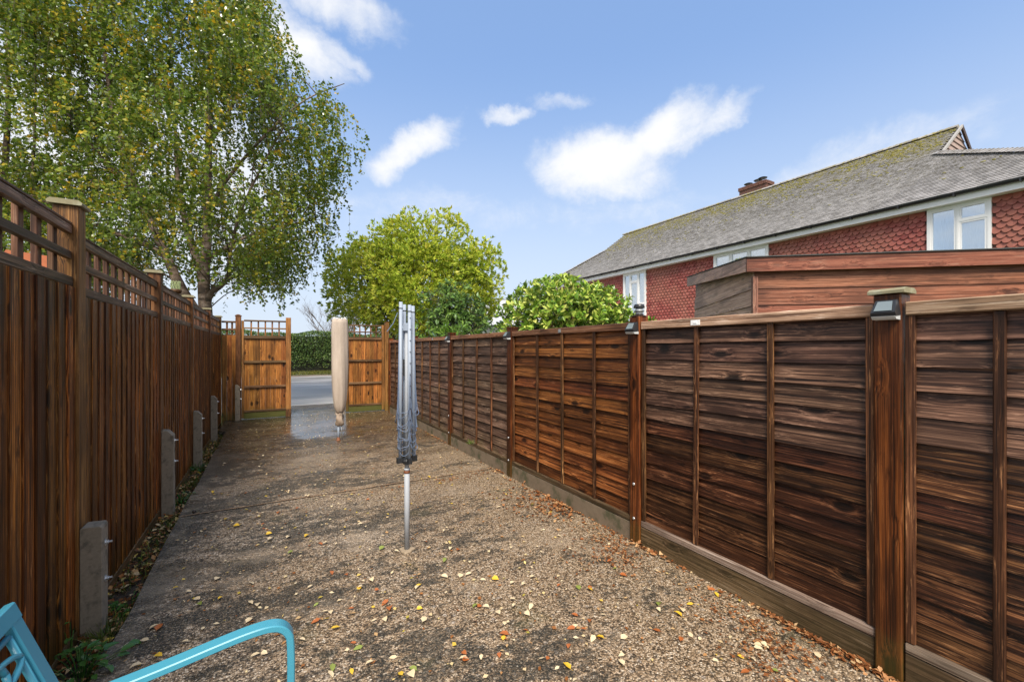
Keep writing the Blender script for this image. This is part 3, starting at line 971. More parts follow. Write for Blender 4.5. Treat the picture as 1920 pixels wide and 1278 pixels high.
fb = [feather_board(.112, h) for h in (1.765, 1.76, 1.755)]
psm = {}
for i, y in enumerate(LY):
    h = LH[i]
    if h not in psm:
        psm[h] = cham_box('post', -.10, 0, 0, .10, -.15, h - .022, .005)
    o = obj_m('post', psm[h], fl, (0, y, 0), M['post_left'])
    c = MB()
    c.prism([(-.115, 0), (.015, 0), (.018, .012), (.004, .026), (-.104, .026), (-.118, .012)], -.018, .118, lambda u, v, a: (u, a, v))
    c.build('post_cap', M['cap_moss'], o, (0, 0, h - .0215))
for i in range(len(LY) - 1):
    ya, yb = LY[i] + .102, LY[i + 1] - .002
    L = yb - ya
    zoff = -.04 * min(1, max(0, (ya - 3) / 2.5))
    nbd = round(L / .112)
    w = L / nbd
    for k in range(nbd):
        o = obj_m('fence_board', fb[rnd.randrange(3)], fl, (-.0205, ya + k * w, .0 + zoff), M['board'])
        o.scale = (1, (w + .0) / .112, (1.76 - zoff + (.033 if i == 0 else 0)) / 1.765)
        o.rotation_euler = (0, rnd.uniform(-.0012, .0012), 0)
    obj_m('gravel_board', cham_box('gravel_board', -.040, -.003, 0, L, -.20, .018, .004), fl, (0, ya, zoff), M['base_left'])
    up = .035 if i == 0 else 0
    for (z0, z1, x0, x1) in ((2.035, 2.08, -.052, -.024), (1.905, 1.945, -.052, -.026), (1.764, 1.812, -.056, -.020)):
        obj_m('trellis_rail', cham_box('trellis_rail', x0, x1, 0, L - .004, z0, z1, .003), fl, (0, ya + .002, up), M['trellis_h'])
    obj_m('capping', cham_box('capping', -.075, -.022, 0, L - .004, 2.0815, 2.094, .003), fl, (0, ya + .002, up), M['trellis_h'])
    ns = 11
    smh = cham_box('trellis_slat', -.078, -.054, -.022, .022, 1.765, 2.08, .003)
    for k in range(ns):
        yy = ya + .02 + (L - .04) * (k + .5) / ns
        obj_m('trellis_slat', smh, fl, (0, yy, up), M['trellis_v'])
    # arris rail behind
    obj_m('arris_rail', cham_box('arris_rail', -.10, -.024, 0, L, 1.35, 1.40, .004), fl, (0, ya, 0), M['trellis_h'])
# return panel from the fence to the gate post
for k in range(3):
    m_ = MB(); m_.box(0, .088, 0, .016, -.1, 1.77)
    o = m_.build('fence_board', M['gate_board'], fl, (.002 + k * .09, 10.66 + (k % 2) * .004, 0))
o = obj_m('trellis_rail', cham_box('trellis_rail', 0, .27, 0, .025, 2.03, 2.07, .003), fl, (0, 10.665, 0), M['gate_rail'])
o = obj_m('trellis_rail', o.data, fl, (0, 10.665, -.16), M['gate_rail'])
o = obj_m('trellis_rail', o.data, fl, (0, 10.665, -.285), M['gate_rail'])
for k in range(2):
    m_ = MB(); m_.box(-.018, .018, 0, .018, 1.75, 2.06)
    m_.build('trellis_slat', M['gate_stile'], fl, (.09 + k * .09, 10.692, 0))

# concrete repair spurs bolted beside the posts
spur_info = [(3.05, .535, 'nearest concrete spur beside the left fence, square topped with green leaves at its foot'),
             (4.98, .73, 'tall concrete spur with sloping top at the left fence, second from the camera'),
             (6.86, .67, 'concrete spur at the left fence with weeds around its foot, third from camera'),
             (8.74, .69, 'slim concrete spur near the far end of the left fence, fourth from the camera'),
             (10.50, .74, 'farthest concrete spur standing against the gate post at the left fence')]
for i, (y, h, lab) in enumerate(spur_info):
    root = thing('concrete_spur', lab, 'concrete post', (XL + .002 + (.24 if i == 4 else 0), y, 0), group='concrete spurs along the left fence')
    hw = .098
    m_ = MB()
    if i == 0:
        prof = [(0, -.2), (.088, -.2), (.088, h - .012), (.08, h), (.008, h + .004), (0, h - .004)]
    else:
        prof = [(0, -.2), (.088, -.2), (.088, h - .055), (.045, h - .006), (.004, h), (0, h - .006)]
    m_.prism(prof, 0, hw, lambda u, v, a: (u, a, v))
    me = m_.mesh('shaft')
    bm = bmesh.new(); bm.from_mesh(me); bmesh.ops.bevel(bm, geom=bm.edges[:], offset=.003, segments=1, affect='EDGES'); bm.to_mesh(me); bm.free()
    obj('shaft', me, M['spur'], root)
    for z in (h - .105, h - .30):
        bb = MB()
        bb.tube([(.088, hw / 2, z), (.118, hw / 2, z)], .006, 8)
        bb.tube([(.0885, hw / 2, z), (.092, hw / 2, z)], .018, 12)
        bb.tube([(.092, hw / 2, z), (.102, hw / 2, z)], .011, 6)
        bb.build('bolt', M['zinc'], root)

# ------------------------------------------------------------------ gates and gate post
gp = thing('gate_post', 'brown wooden gate post at the left end of the left gate leaf', 'post', (-.57, 10.62, 0))
obj('shaft', cham_box('shaft', -.05, .05, -.05, .05, -.1, 2.17, .005), M['post_left'], gp)
c = MB(); c.prism([(-.06, 0), (.06, 0), (.06, .012), (.02, .035), (-.02, .035), (-.06, .012)], -.06, .06, lambda u, v, a: (u, a, v))
c.build('post_cap', M['gate_stile'], gp, (0, 0, 2.1705))
gp2 = thing('gate_post', 'orange-brown gate post in the corner where the right gate leaf meets the panel fence', 'post', (2.47, 10.50, 0))
obj('shaft', cham_box('shaft', -.045, .045, -.045, .045, -.1, 2.12, .005), M['gate_stile'], gp2)
c = MB(); c.box(-.05, .05, -.05, .05, 0, .012); c.build('post_cap', M['gate_stile'], gp2, (0, 0, 2.1205))


def gate(label, x0, x1, y, stile_l, stile_r, top, rot=0.0):
    root = thing('gate_leaf', label, 'gate', (x0, y, 0), rot, group='trellis-topped gate leaves')
    L = x1 - x0
    lx, rx = stile_l[0], L - stile_r[0]
    obj('stile', cham_box('stile', 0, lx, 0, .06, .02 if stile_l[1] < 2.1 else .0, stile_l[1], .004), M['gate_rail'] if lx < .06 else M['gate_stile'], root).data.materials[0] = M['gate_stile']
    obj('stile', cham_box('stile', rx, L, -.03, .06, .02, stile_r[1], .004), M['gate_stile'], root)
    nb_ = max(6, round((rx - lx) / .098))
    w = (rx - lx) / nb_
    for k in range(nb_):
        m_ = MB()
        m_.box(.0015, w - .0015, .022, .038, 0, 1.575)
        m_.box(w - .0015, w + .0005, .030, .036, 0, 1.575)
        o = m_.build('gate_board', M['gate_board'], root, (lx + k * w, rnd.uniform(0, .004), .17))
    for z0, z1 in ((1.705, 1.765), (1.185, 1.235), (.655, .705), (.145, .185)):
        obj('gate_rail', cham_box('gate_rail', lx + .001, rx - .001, -.014, .0215, z0, z1, .003), M['gate_rail'], root)
    obj('base_board', cham_box('base_board', lx + .001, rx - .001, .0, .02, .008, .143, .003), M['gate_base'], root)
    for z0, z1 in ((top - .035, top), (top - .19, top - .16)):
        obj('trellis_rail', cham_box('trellis_rail', lx + .001, rx - .001, .0, .022, z0, z1, .003), M['gate_rail'], root)
    nv = 6
    for k in range(1, nv):
        xx = lx + (rx - lx) * k / nv
        obj('trellis_slat', cham_box('trellis_slat', xx - .015, xx + .015, .023, .042, 1.766, top - .002, .003), M['gate_stile'], root)
    return root


g1 = gate('left gate leaf of orange-brown boards with trellis top and thick post at its free edge', -.515, .41, 10.60, (.045, 2.08), (.10, 2.17), 2.10)
f_ = MB(); f_.box(.80 + .022, .93 - .002, -.035, .066, .0, .17)
f_.build('foot_block', M['batten'], g1)
gate('right gate leaf of orange-brown boards, partly hidden behind the beige parasol cover', 1.55, 2.42, 10.56, (.06, 1.80), (.06, 2.06), 2.06, -.02)

# ------------------------------------------------------------------ parasol under its cover
ux, uy = ground_pt(637, 825)
pa = thing('covered_parasol', 'closed garden parasol wrapped in a long beige cloth cover tied at the bottom', 'parasol', (ux, uy, 0))


def wobc(a, z):
    k = .07 * math.sin(a * 2 + z * .9) + .035 * math.sin(a * 5 + 1.7 * z) + .018 * math.sin(a * 11 + 5 * z)
    return 1 + k * (1.0 if z < 1.85 else .5)


prof = [(.112, 1.955), (.118, 1.90), (.119, 1.75), (.120, 1.5), (.122, 1.30), (.121, 1.1), (.117, .95), (.110, .80), (.100, .66), (.088, .56), (.072, .49), (.055, .455), (.049, .445)]
m_ = MB(); m_.lathe([(.03, 1.975), (.09, 1.97)] + prof, 44, wobc); m_.build('cover', M['cover'], pa, smooth=True)
m_ = MB(); m_.lathe([(.052, .4445), (.047, .42), (.043, .395), (.056, .375), (.062, .34), (.060, .29), (.052, .25), (.034, .235)], 30,
                    lambda a, z: 1.06 + .22 * math.sin(a * 2 + z * 34) + .10 * math.sin(a * 5 - z * 48))
m_.build('cover_tail', M['cover'], pa, smooth=True)
m_ = MB()
ring = [(.056 * math.cos(t) * 1.0, .056 * math.sin(t), .450 + .022 * math.cos(t + 2.4)) for t in np.linspace(0, 2 * math.pi, 28)]
m_.tube(ring, .006, 6)
m_.tube([(.03, -.05, .45), (.05, -.06, .39), (.03, -.064, .35)], .005, 5)
m_.build('tie_strap', M['black_plastic'], pa, smooth=True)
m_ = MB()
for k in range(9):
    a = 2 * math.pi * k / 9
    m_.tube([(.05 * math.cos(a), .05 * math.sin(a), 1.96), (.085 * math.cos(a + .1), .085 * math.sin(a + .1), 1.985 + .008 * math.sin(k * 5)), (.112 * math.cos(a), .112 * math.sin(a), 1.955)], .010, 6)
m_.build('gathered_hem', M['lens'], pa, smooth=True)
m_ = MB(); m_.tube([(-.02, 0, .0), (-.02, 0, .30)], .016, 12); m_.build('pole', M['grey_metal'], pa, smooth=True)
m_ = MB(); m_.tube([(.032, -.01, .0), (.028, 0, .28)], .006, 8); m_.build('crank_rod', M['zinc'], pa, smooth=True)
m_ = MB(); m_.lathe([(.04, 0.001), (.04, .006), (.023, .010), (.022, .05), (.020, .052)], 16, c=(-.02, 0)); m_.build('ground_socket', M['rust'], pa, smooth=True)

# ------------------------------------------------------------------ rotary clothes dryer, folded
dx_, dy_ = ground_pt(763, 1030)
ra = thing('rotary_dryer', 'folded rotary clothes dryer with grey arms and hanging lines, standing in the drive', 'clothes dryer', (dx_, dy_, 0), math.radians(-25))
m_ = MB(); m_.tube([(0, 0, 0), (0, 0, .585)], .0195, 16); m_.build('ground_tube', M['grey_metal2'], ra, smooth=True)
m_ = MB(); m_.tube([(0, 0, .585), (.0, 0, .60)], .022, 16); m_.tube([(0, 0, .60), (0, 0, 1.655)], .016, 16); m_.build('mast', M['grey_metal2'], ra, smooth=True)
m_ = MB(); m_.lathe([(.0215, .565), (.0235, .572), (.0215, .584)], 14); m_.build('rust_collar', M['rust'], ra, smooth=True)
m_ = MB(); m_.lathe([(.022, .63), (.040, .645), (.046, .66), (.040, .675), (.021, .68)], 16)
for k in range(4):
    a = math.pi / 2 * k + .5
    m_.box(.03, .075, -.014, .014, .645, .685, Matrix.Rotation(a, 4, 'Z'))
m_.build('hub', M['black_plastic'], ra)
m_ = MB(); m_.lathe([(.021, 1.60), (.032, 1.61), (.032, 1.66), (.02, 1.665)], 16)
for k in range(4):
    a = math.pi / 2 * k + .5
    m_.box(.02, .058, -.006, .006, 1.625, 1.645, Matrix.Rotation(a, 4, 'Z'))
m_.build('top_collar', M['grey_metal'], ra)
arm_top = []
for k in range(4):
    a = math.pi / 2 * k + .5
    m_ = MB()
    r0, r1 = .050, .046 + .010 * (k % 2)
    h_top = 1.795 + .012 * (k % 3)
    m_.tube([(r0 * math.cos(a), r0 * math.sin(a), .665), (r1 * math.cos(a), r1 * math.sin(a), h_top)], .0130, 10)
    o = m_.build('arm', M['grey_metal'], ra, smooth=True)
    e = MB(); e.tube([(r1 * math.cos(a), r1 * math.sin(a), h_top - .05), (r1 * math.cos(a), r1 * math.sin(a), h_top - .044)], .0148, 10)
    e.build('arm_band', M['black_plastic'], o)
    e = MB()
    for z in np.linspace(.8, 1.7, 12):
        e.tube([((r0 + .015) * math.cos(a), (r0 + .015) * math.sin(a), z), ((r0 + .021) * math.cos(a), (r0 + .021) * math.sin(a), z)], .004, 6)
    e.build('line_eyelets', M['black_plastic'], o)
    arm_top.append(a)
for k in range(4):
    a, a2 = arm_top[k], arm_top[(k + 1) % 4] + (2 * math.pi if k == 3 else 0)
    for j in range(10):
        h = .80 + .092 * j
        d = h - .665
        sag = .66 * d * rnd.uniform(.93, 1.05)
        out = .004 + .022 * (j / 9) + rnd.uniform(-.012, .014)
        pts = []
        for t in np.linspace(0, 1, 15):
            ang = a + (a2 - a) * (.5 - .5 * math.cos(math.pi * t))
            fall = 1 - abs(2 * t - 1) ** 5
            rr = .058 + out * math.sin(math.pi * t)
            pts.append((rr * math.cos(ang), rr * math.sin(ang), h - sag * fall + .01 * math.sin(9 * t + j)))
        m_ = MB(); m_.tube(pts, .0026, 5)
        m_.build('clothes_line', M['line'], ra, smooth=True)
m_ = MB(); m_.tube([(-.062, -.03, 1.74), (-.09, -.05, 1.66), (-.13, -.07, 1.60)], .003, 5); m_.build('loose_cord', M['line'], ra)
m_ = MB(); m_.box(-.028, -.018, -.01, .01, 1.28, 1.40); m_.build('lever', M['black_plastic'], ra)
m_ = MB()
m_.lathe([(.058, 0.001), (.045, .0075), (.026, .008), (.0205, .0085)], 24, lambda a, z: 1 + .18 * math.sin(3 * a) + .1 * math.sin(7 * a))
M['mortar_patch'] = plain('pale mortar', (0.27, 0.21, 0.145), 0.85, nscale=50, var=0.3)
m_.build('mortar_collar', M['mortar_patch'], ra, smooth=True)

# ------------------------------------------------------------------ turquoise garden chair
chx = thing('garden_chair', 'turquoise painted metal garden armchair with ring-pattern back at the bottom left', 'chair', (-.22, 1.22, 0))
chx.scale = (1, 1, .957)
OX, OY = -.22, 1.22
Lc = lambda x, y, z: (x - OX, y - OY, z)


def arm_pts(y):
    P = [(-.535, y, .586), (-.40, y, .600), (-.25, y, .622), (-.10, y, .648), (-.03, y, .656), (.010, y, .654), (.034, y, .643), (.050, y, .622), (.056, y, .595), (.058, y, .50), (.055, y, .30), (.05, y, .02)]
    # smooth by Catmull-Rom
    out = []
    for i in range(len(P) - 1):
        p0, p1, p2, p3 = (Vector(P[max(0, min(len(P) - 1, i + q))]) for q in (-1, 0, 1, 2))
        for t in np.linspace(0, 1, 5, endpoint=False):
            out.append(.5 * ((2 * p1) + (-p0 + p2) * t + (2 * p0 - 5 * p1 + 4 * p2 - p3) * t * t + (-p0 + 3 * p1 - 3 * p2 + p3) * t ** 3))
    out.append(Vector(P[-1]))
    return [Lc(*p) for p in out]


for y in (1.50, .90):
    m_ = MB(); m_.bar(arm_pts(y), .045, .021, (0, 1, 0)); m_.build('armrest', M['turq'], chx, smooth=False)
    m_ = MB(); m_.bar([Lc(-.40, y, .42), Lc(-.46, y, .25), Lc(-.52, y, .02)], .038, .02, (0, 1, 0)); m_.build('rear_leg', M['turq'], chx)
# back: leaning plane between y .90 and 1.53
B0, B1 = Vector((-.40, 0, .40)), Vector((-.562, 0, .875))
bd = (B1 - B0).normalized()
Lb = (B1 - B0).length


def bp(s, y, n=0.0):
    q = B0 + bd * s + Vector((bd.z, 0, -bd.x)) * n
    return Lc(q.x, y, q.z)


yb0, yb1 = .90, 1.515
for yy in (yb0, yb1):
    m_ = MB(); m_.bar([bp(-.02, yy), bp(Lb, yy)], .046, .020, (0, 1, 0)); m_.build('back_stile', M['turq'], chx)
side = (B1 - B0).normalized()
m_ = MB(); m_.bar([bp(Lb - .018, yb0 - .023), bp(Lb - .018, yb1 + .023)], .046, .022, side); m_.build('back_rail', M['turq'], chx)
m_ = MB(); m_.bar([bp(.03, yb0), bp(.03, yb1)], .040, .018, side); m_.build('back_rail', M['turq'], chx)
m_ = MB()
i0, i1, s0, s1 = yb0 + .05, yb1 - .036, .08, Lb - .058
for (a, b) in (((s0, i0), (s0, i1)), ((s0, i1), (s1, i1)), ((s1, i1), (s1, i0)), ((s1, i0), (s0, i0))):
    m_.tube([bp(*a), bp(*b)], .0075, 6)
m_.build('inner_frame', M['turq'], chx, smooth=True)
nyr, nsr = 2, 3
cy_, cs_ = (i1 - i0) / nyr, (s1 - s0) / nsr
for a in range(nyr):
    for b in range(nsr):
        yc, sc_ = i0 + (a + .5) * cy_, s0 + (b + .5) * cs_
        m_ = MB()
        m_.tube([bp(sc_ + cs_ * .5 * math.sin(t), yc + cy_ * .26 * math.cos(t)) for t in np.linspace(0, 2 * math.pi, 25)], .0072, 6)
        m_.tube([bp(sc_ + cs_ * .24 * math.sin(t), yc + cy_ * .5 * math.cos(t), .002) for t in np.linspace(0, 2 * math.pi, 25)], .0072, 6)
        m_.build('back_motif', M['turq'], chx, smooth=True)
m_ = MB()
m_.bar([Lc(-.42, .90, .425), Lc(-.42, 1.5, .425)], .03, .02, (1, 0, 0))
m_.bar([Lc(.0, .90, .425), Lc(.0, 1.5, .425)], .03, .02, (1, 0, 0))
m_.build('seat_frame', M['turq'], chx)
for k in range(9):
    m_ = MB(); yy = .93 + k * .067
    m_.bar([Lc(-.42, yy, .44), Lc(-.2, yy, .425), Lc(.0, yy, .44)], .045, .008, (0, 1, 0)); m_.build('seat_slat', M['turq'], chx)

# ------------------------------------------------------------------ neighbour's shed
S0 = at(1415, 655, 3.8)
s_az = math.radians(90 + 39)   # direction of the long front, clockwise from +Y
sd_ = thing('garden_shed', 'red-brown weatherboarded garden shed with a pent roof behind the right fence', 'shed', (S0.x, S0.y, -.1), math.pi / 2 - s_az)
SLN, SDP, SH = 2.75, 2.02, 2.30
bp_ = .147
wb = MB(); wb.prism([(0, 0), (-.018, .004), (-.016, .020), (-.008, bp_ + .012), (0, bp_ + .012)], 0, SLN, lambda u, v, a: (a, u, v))
wme = wb.mesh('shed_board')
for k in range(15):
    obj_m('shed_board', wme, sd_, (0, 0, .05 + k * bp_), M['shed_board'])
web = MB(); web.prism([(0, 0), (-.018, .004), (-.016, .020), (-.008, bp_ + .012), (0, bp_ + .012)], 0, SDP, lambda u, v, a: (u, a, v))
wbe = web.mesh('shed_board')
M['shed_end_y'] = wood('shed end timber lightened against shade', (0.22, 0.11, 0.07), (0.58, 0.345, 0.235), (0.66, 0.44, 0.32), (0.68, 0.5, 0.4), 1, 0.5, 0.5, 0.5, var=0.15)  # base colour raised far above the front boards to offset shade on this end
for k in range(15):
    obj_m('shed_board', wbe, sd_, (0, .0, .05 + k * bp_), M['shed_end_y'])
m_ = MB(); m_.box(-.02, .022, -.024, .02, .02, SH - .08)
m_.build('corner_trim', M['shed_trim'], sd_, (-.004, -.004, 0)).data.materials[0] = wood('shed corner timber', (0.11, 0.045, 0.028), (0.28, 0.13, 0.085), (0.38, 0.21, 0.14), (0.46, 0.32, 0.23), 2, .5, .5, .3)
m_ = MB(); m_.box(-.09, SLN + .05, -.07, -.045, SH - .045, SH + .075)
m_.build('front_fascia', M['shed_trim'], sd_)
rise = .30
m_ = MB()
m_.prism([(-.069, SH - .045), (-.069, SH + .075), (SDP + .08, SH + .075 + rise * .62), (SDP + .08, SH - .045 + rise * .62)], -.09, -.066, lambda u, v, a: (a, u, v))
m_.build('side_fascia', wood('shed side fascia timber', (0.22, 0.10, 0.065), (0.55, 0.31, 0.21), (0.64, 0.40, 0.29), (0.66, 0.48, 0.38), 1, .4, .45, .3, var=.1), sd_)
m_ = MB()
m_.prism([(-.085, SH + .078), (-.085, SH + .086), (SDP + .09, SH + .087 + rise * .62), (SDP + .09, SH + .079 + rise * .62)], -.10, SLN + .06, lambda u, v, a: (a, u, v))
m_.build('roof', M['felt'], sd_)
m_ = MB(); m_.prism([(0.001, .02), (0.001, SH + .04), (SDP, SH + .225), (SDP, .02)], .001, SLN, lambda u, v, a: (a, u, v))
m_.build('shed_body', M['shed_end_y'], sd_)

# ------------------------------------------------------------------ house with hung tiles
HX, RX = 14.0, 18.0          # wall plane, ridge
EX, EZ, RZ = 13.66, 5.06, 8.13
NY, FY = 1.35, 20.5
GN, GF, GX = 4.52, 18.2, 16.35
pit = (RZ - EZ) / (RX - EX)
gz = EZ + (GX - EX) * pit
NE = .99                      # near eave corner
FE = GF + (GX - EX) * .98
house = thing('tile_hung_house', 'long two-storey house with red scalloped hung tiles and mossy grey tiled roof on the right', 'house', (HX, 0, 0))
H = lambda x, y, z: (x - HX, y, z)
m_ = MB()
m_.box(0, 8.0, NY, FY, -.14, 4.88)
m_.build('wall', plain('wall behind tiles', (0.10, 0.045, 0.035), 0.8), house)
# roof planes under the tiles
rf = MB()
rf.add([H(EX, NE, EZ), H(EX, FE, EZ), H(GX, GF, gz), H(GX, GN, gz)], [(0, 1, 2, 3)])
rf.add([H(GX, GN, gz), H(GX, GF, gz), H(RX, GF, RZ), H(RX, GN, RZ)], [(0, 1, 2, 3)])
BX = 2 * RX - EX
BG = 2 * RX - GX
rf.add([H(BX, NE, EZ), H(BX, FE, EZ), H(BG, GF, gz), H(BG, GN, gz)], [(0, 3, 2, 1)])
rf.add([H(BG, GN, gz), H(BG, GF, gz), H(RX, GF, RZ), H(RX, GN, RZ)], [(0, 3, 2, 1)])
rf.add([H(EX, NE, EZ), H(GX, GN, gz), H(BG, GN, gz), H(BX, NE, EZ)], [(0, 1, 2, 3)])
rf.add([H(EX, FE, EZ), H(GX, GF, gz), H(BG, GF, gz), H(BX, FE, EZ)], [(0, 3, 2, 1)])
roof = rf.build('roof', plain('roof underlay', (0.06, 0.055, 0.05), 0.9), house)
# roof tiles
gauge, tw = .100, .165
sl = Vector((RX - EX, 0, RZ - EZ)).normalized()
nrm = Vector((-sl.z, 0, sl.x))
slen = math.hypot(RX - EX, RZ - EZ)
pos_t = []
r = 0
s = 0.0
while s < slen - .05:
    x = EX + sl.x * s
    if x < GX:
        ya = NE + (x - EX) * (GN - NE) / (GX - EX)
        yb = FE + (x - EX) * (GF - FE) / (GX - EX)
    else:
        ya, yb = GN - .06, GF + .06
    y = math.floor(ya / tw) * tw + (tw / 2 if r % 2 else 0)
    while y < yb:
        if y + tw * .5 > ya:
            pos_t.append((x, y, EZ + sl.z * s))
        y += tw
    r += 1
    s += gauge
pos_t = np.array(pos_t)


def tile_verts(p, jit):
    """8 corners of one tile slab, lower edge lifted"""
    P = Vector(p)
    l0, l1 = nrm * (.036 + jit[0]), nrm * (.010 + jit[0] * .5)
    th = nrm * -.022
    o0 = P + Vector((0, .002 + jit[1], 0)) - sl * (.004 + jit[2])
    o1 = P + Vector((0, tw - .002 + jit[1], 0)) - sl * (.004 + jit[2])
    u = sl * (gauge + .03)
    a, b, c_, d = o0 + l0, o1 + l0, o1 + u + l1, o0 + u + l1
    return [a, b, c_, d, a + th, b + th]


fc = np.array([[0, 1, 2, 3], [0, 4, 5, 1]])
# nearest tiles as pieces of their own
w2 = np.array([Vector(p) - Vector((0, 0, CH)) for p in pos_t])
depth = w2[:, 0] * FV.x + w2[:, 1] * FV.y
sx = (w2[:, 0] * RV.x + w2[:, 1] * RV.y) / depth
vis = sx < 1.26
order = np.argsort(np.where(vis, depth, 1e9))
single = set(order[:290].tolist())
tile0 = MB()
tv = tile_verts((0, 0, 0), (0, 0, 0))
tile0.add(tv + [tv[3] + nrm * -.022, tv[2] + nrm * -.022], [(0, 1, 2, 3), (0, 4, 5, 1), (0, 3, 6, 4), (1, 5, 7, 2)])
tile_me = tile0.mesh('roof_tile')
Vt, nt_ = [], 0
for i, p in enumerate(pos_t):
    if i in single:
        o = obj_m('roof_tile', tile_me, roof, (p[0] - HX, p[1], p[2] + rnd.uniform(-.002, .002)), M['rooftile'])
    else:
        Vt += [tuple(v) for v in tile_verts((p[0] - HX, p[1], p[2]), (rnd.uniform(-.002, .003), rnd.uniform(-.002, .002), rnd.uniform(-.002, .002)))]
        nt_ += 1
Ft = (np.arange(nt_)[:, None, None] * 6 + fc[None]).reshape(-1, 4)
tag(obj('roof_tiles', np_mesh('roof_tiles', Vt, Ft), M['rooftile'], roof), kind='stuff')
# moss cushions, mostly towards the ridge
ico = bmesh.new(); bmesh.ops.create_icosphere(ico, subdivisions=1, radius=1.0)
icv = np.array([v.co[:] for v in ico.verts]); icf = np.array([[v.index for v in f.verts] for f in ico.faces]); ico.free()
parts = []
while len(parts) < 2600:
    s = slen * (1 - abs(rnd.gauss(0, .30)))
    if s < .3:
        continue
    x = EX + sl.x * s
    ya, yb = (GN, GF) if x > GX else (NE + (x - EX) * (GN - NE) / (GX - EX), FE + (x - EX) * (GF - FE) / (GX - EX))
    y = rnd.uniform(ya, yb)
    if mnoise.noise((x * 1.2, y * .8, 3)) + .35 * (s / slen) < .12:
        continue
    a = rnd.uniform(.012, .034)
    parts.append((icv * np.array([a, a * rnd.uniform(1, 1.8), a * .55]) + np.array([x - HX, y, EZ + sl.z * s]) + np.array(nrm) * .030, icf))
V, F = join_np(parts)
tag(obj('moss', np_mesh('moss', V, F), M['moss'], roof), kind='stuff')
# ridge, hip and verge tiles
rt = MB()
rt.prism([(.13 * math.cos(t), .09 * math.sin(t)) for t in np.linspace(0, math.pi, 9)], 0, .44, lambda u, v, a: (u, a, v))
rt_me = rt.mesh('ridge_tile')
y = GN
while y < GF - .1:
    obj_m('ridge_tile', rt_me, roof, (RX - HX, y, RZ + .005 + rnd.uniform(-.004, .004)), M['rooftile'])
    y += .45


def hip_row(p0, p1, name):
    p0, p1 = Vector(p0), Vector(p1)
    n = int((p1 - p0).length / .12)
    d = (p1 - p0).normalized()
    sd = d.cross(Vector((0, 0, 1))).normalized()
    up = sd.cross(d)
    q = MB()
    q.add([(-sd * .16 + up * 0.0), (sd * .16 + up * .0), (up * .085), (-sd * .14 - d * -.2 + up * -.02), (sd * .14 + d * .2 + up * -.02), (up * .045 + d * .22)],
          [(0, 2, 5, 3), (2, 1, 4, 5), (0, 1, 2)])
    me = q.mesh(name)
    for k in range(n):
        obj_m(name, me, roof, p0 + d * (k * .12) + up * .02, M['rooftile'])


hip_row(H(EX, NE, EZ), H(GX, GN, gz), 'hip_tile')
hip_row(H(EX, FE, EZ), H(GX, GF, gz), 'hip_tile')
# gablet: hung face, barge boards
gm = MB()
rows = 7
for k in range(rows):
    z0 = gz + (RZ - gz) * k / rows
    z1 = gz + (RZ - gz) * (k + 1) / rows
    xa0 = GX + (z0 - gz) / pit
    xa1 = GX + (z1 - gz) / pit
    gt = MB()
    yo = GN + .02
    gt.add([H(xa0, yo - .04, z0), H(2 * RX - xa0, yo - .04, z0), H(2 * RX - xa1, yo - .012, z1), H(xa1, yo - .012, z1), H(xa0, yo, z0), H(2 * RX - xa0, yo, z0)], [(0, 1, 2, 3), (0, 4, 5, 1)])
    gt.build('gable_tile', M['walltile'] if k < 0 else D.materials.get('gable tile') or plain('gable tile', (0.32, 0.24, 0.21), .7), roof)
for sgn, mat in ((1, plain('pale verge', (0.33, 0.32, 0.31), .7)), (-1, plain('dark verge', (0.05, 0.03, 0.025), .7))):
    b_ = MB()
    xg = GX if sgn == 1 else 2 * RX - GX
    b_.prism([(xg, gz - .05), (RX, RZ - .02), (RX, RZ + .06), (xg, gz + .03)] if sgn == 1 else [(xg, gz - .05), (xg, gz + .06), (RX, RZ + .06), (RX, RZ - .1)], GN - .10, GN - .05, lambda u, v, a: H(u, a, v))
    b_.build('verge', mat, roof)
# eaves
m_ = MB(); m_.box(13.74 - HX, 13.765 - HX, NE + .1, FE - .1, 4.862, 5.03); m_.build('fascia', M['fascia'], house)
m_ = MB(); m_.box(13.7655 - HX, .06, NE + .2, FE - .2, 4.864, 4.876); m_.build('soffit', M['fascia'], house)
m_ = MB()
m_.prism([(.055 * math.cos(t), .055 * math.sin(t)) for t in np.linspace(math.pi, 2 * math.pi, 9)], NE, FE, lambda u, v, a: (13.68 - HX + u, a, 5.055 + v))
m_.build('gutter', M['gutter'], house)
m_ = MB()
y = NE + .5
while y < FE:
    m_.box(13.62 - HX, 13.74 - HX, y, y + .03, 4.99, 5.045)
    y += 1.0
m_.build('gutter_bracket', M['gutter'], house)

# windows
WIN = [(2.98, 4.05, 3.55, 'two'), (7.86, 9.80, 3.55, 'three'), (13.0, 14.33, 2.75, 'stair')]
WTOP = 4.861


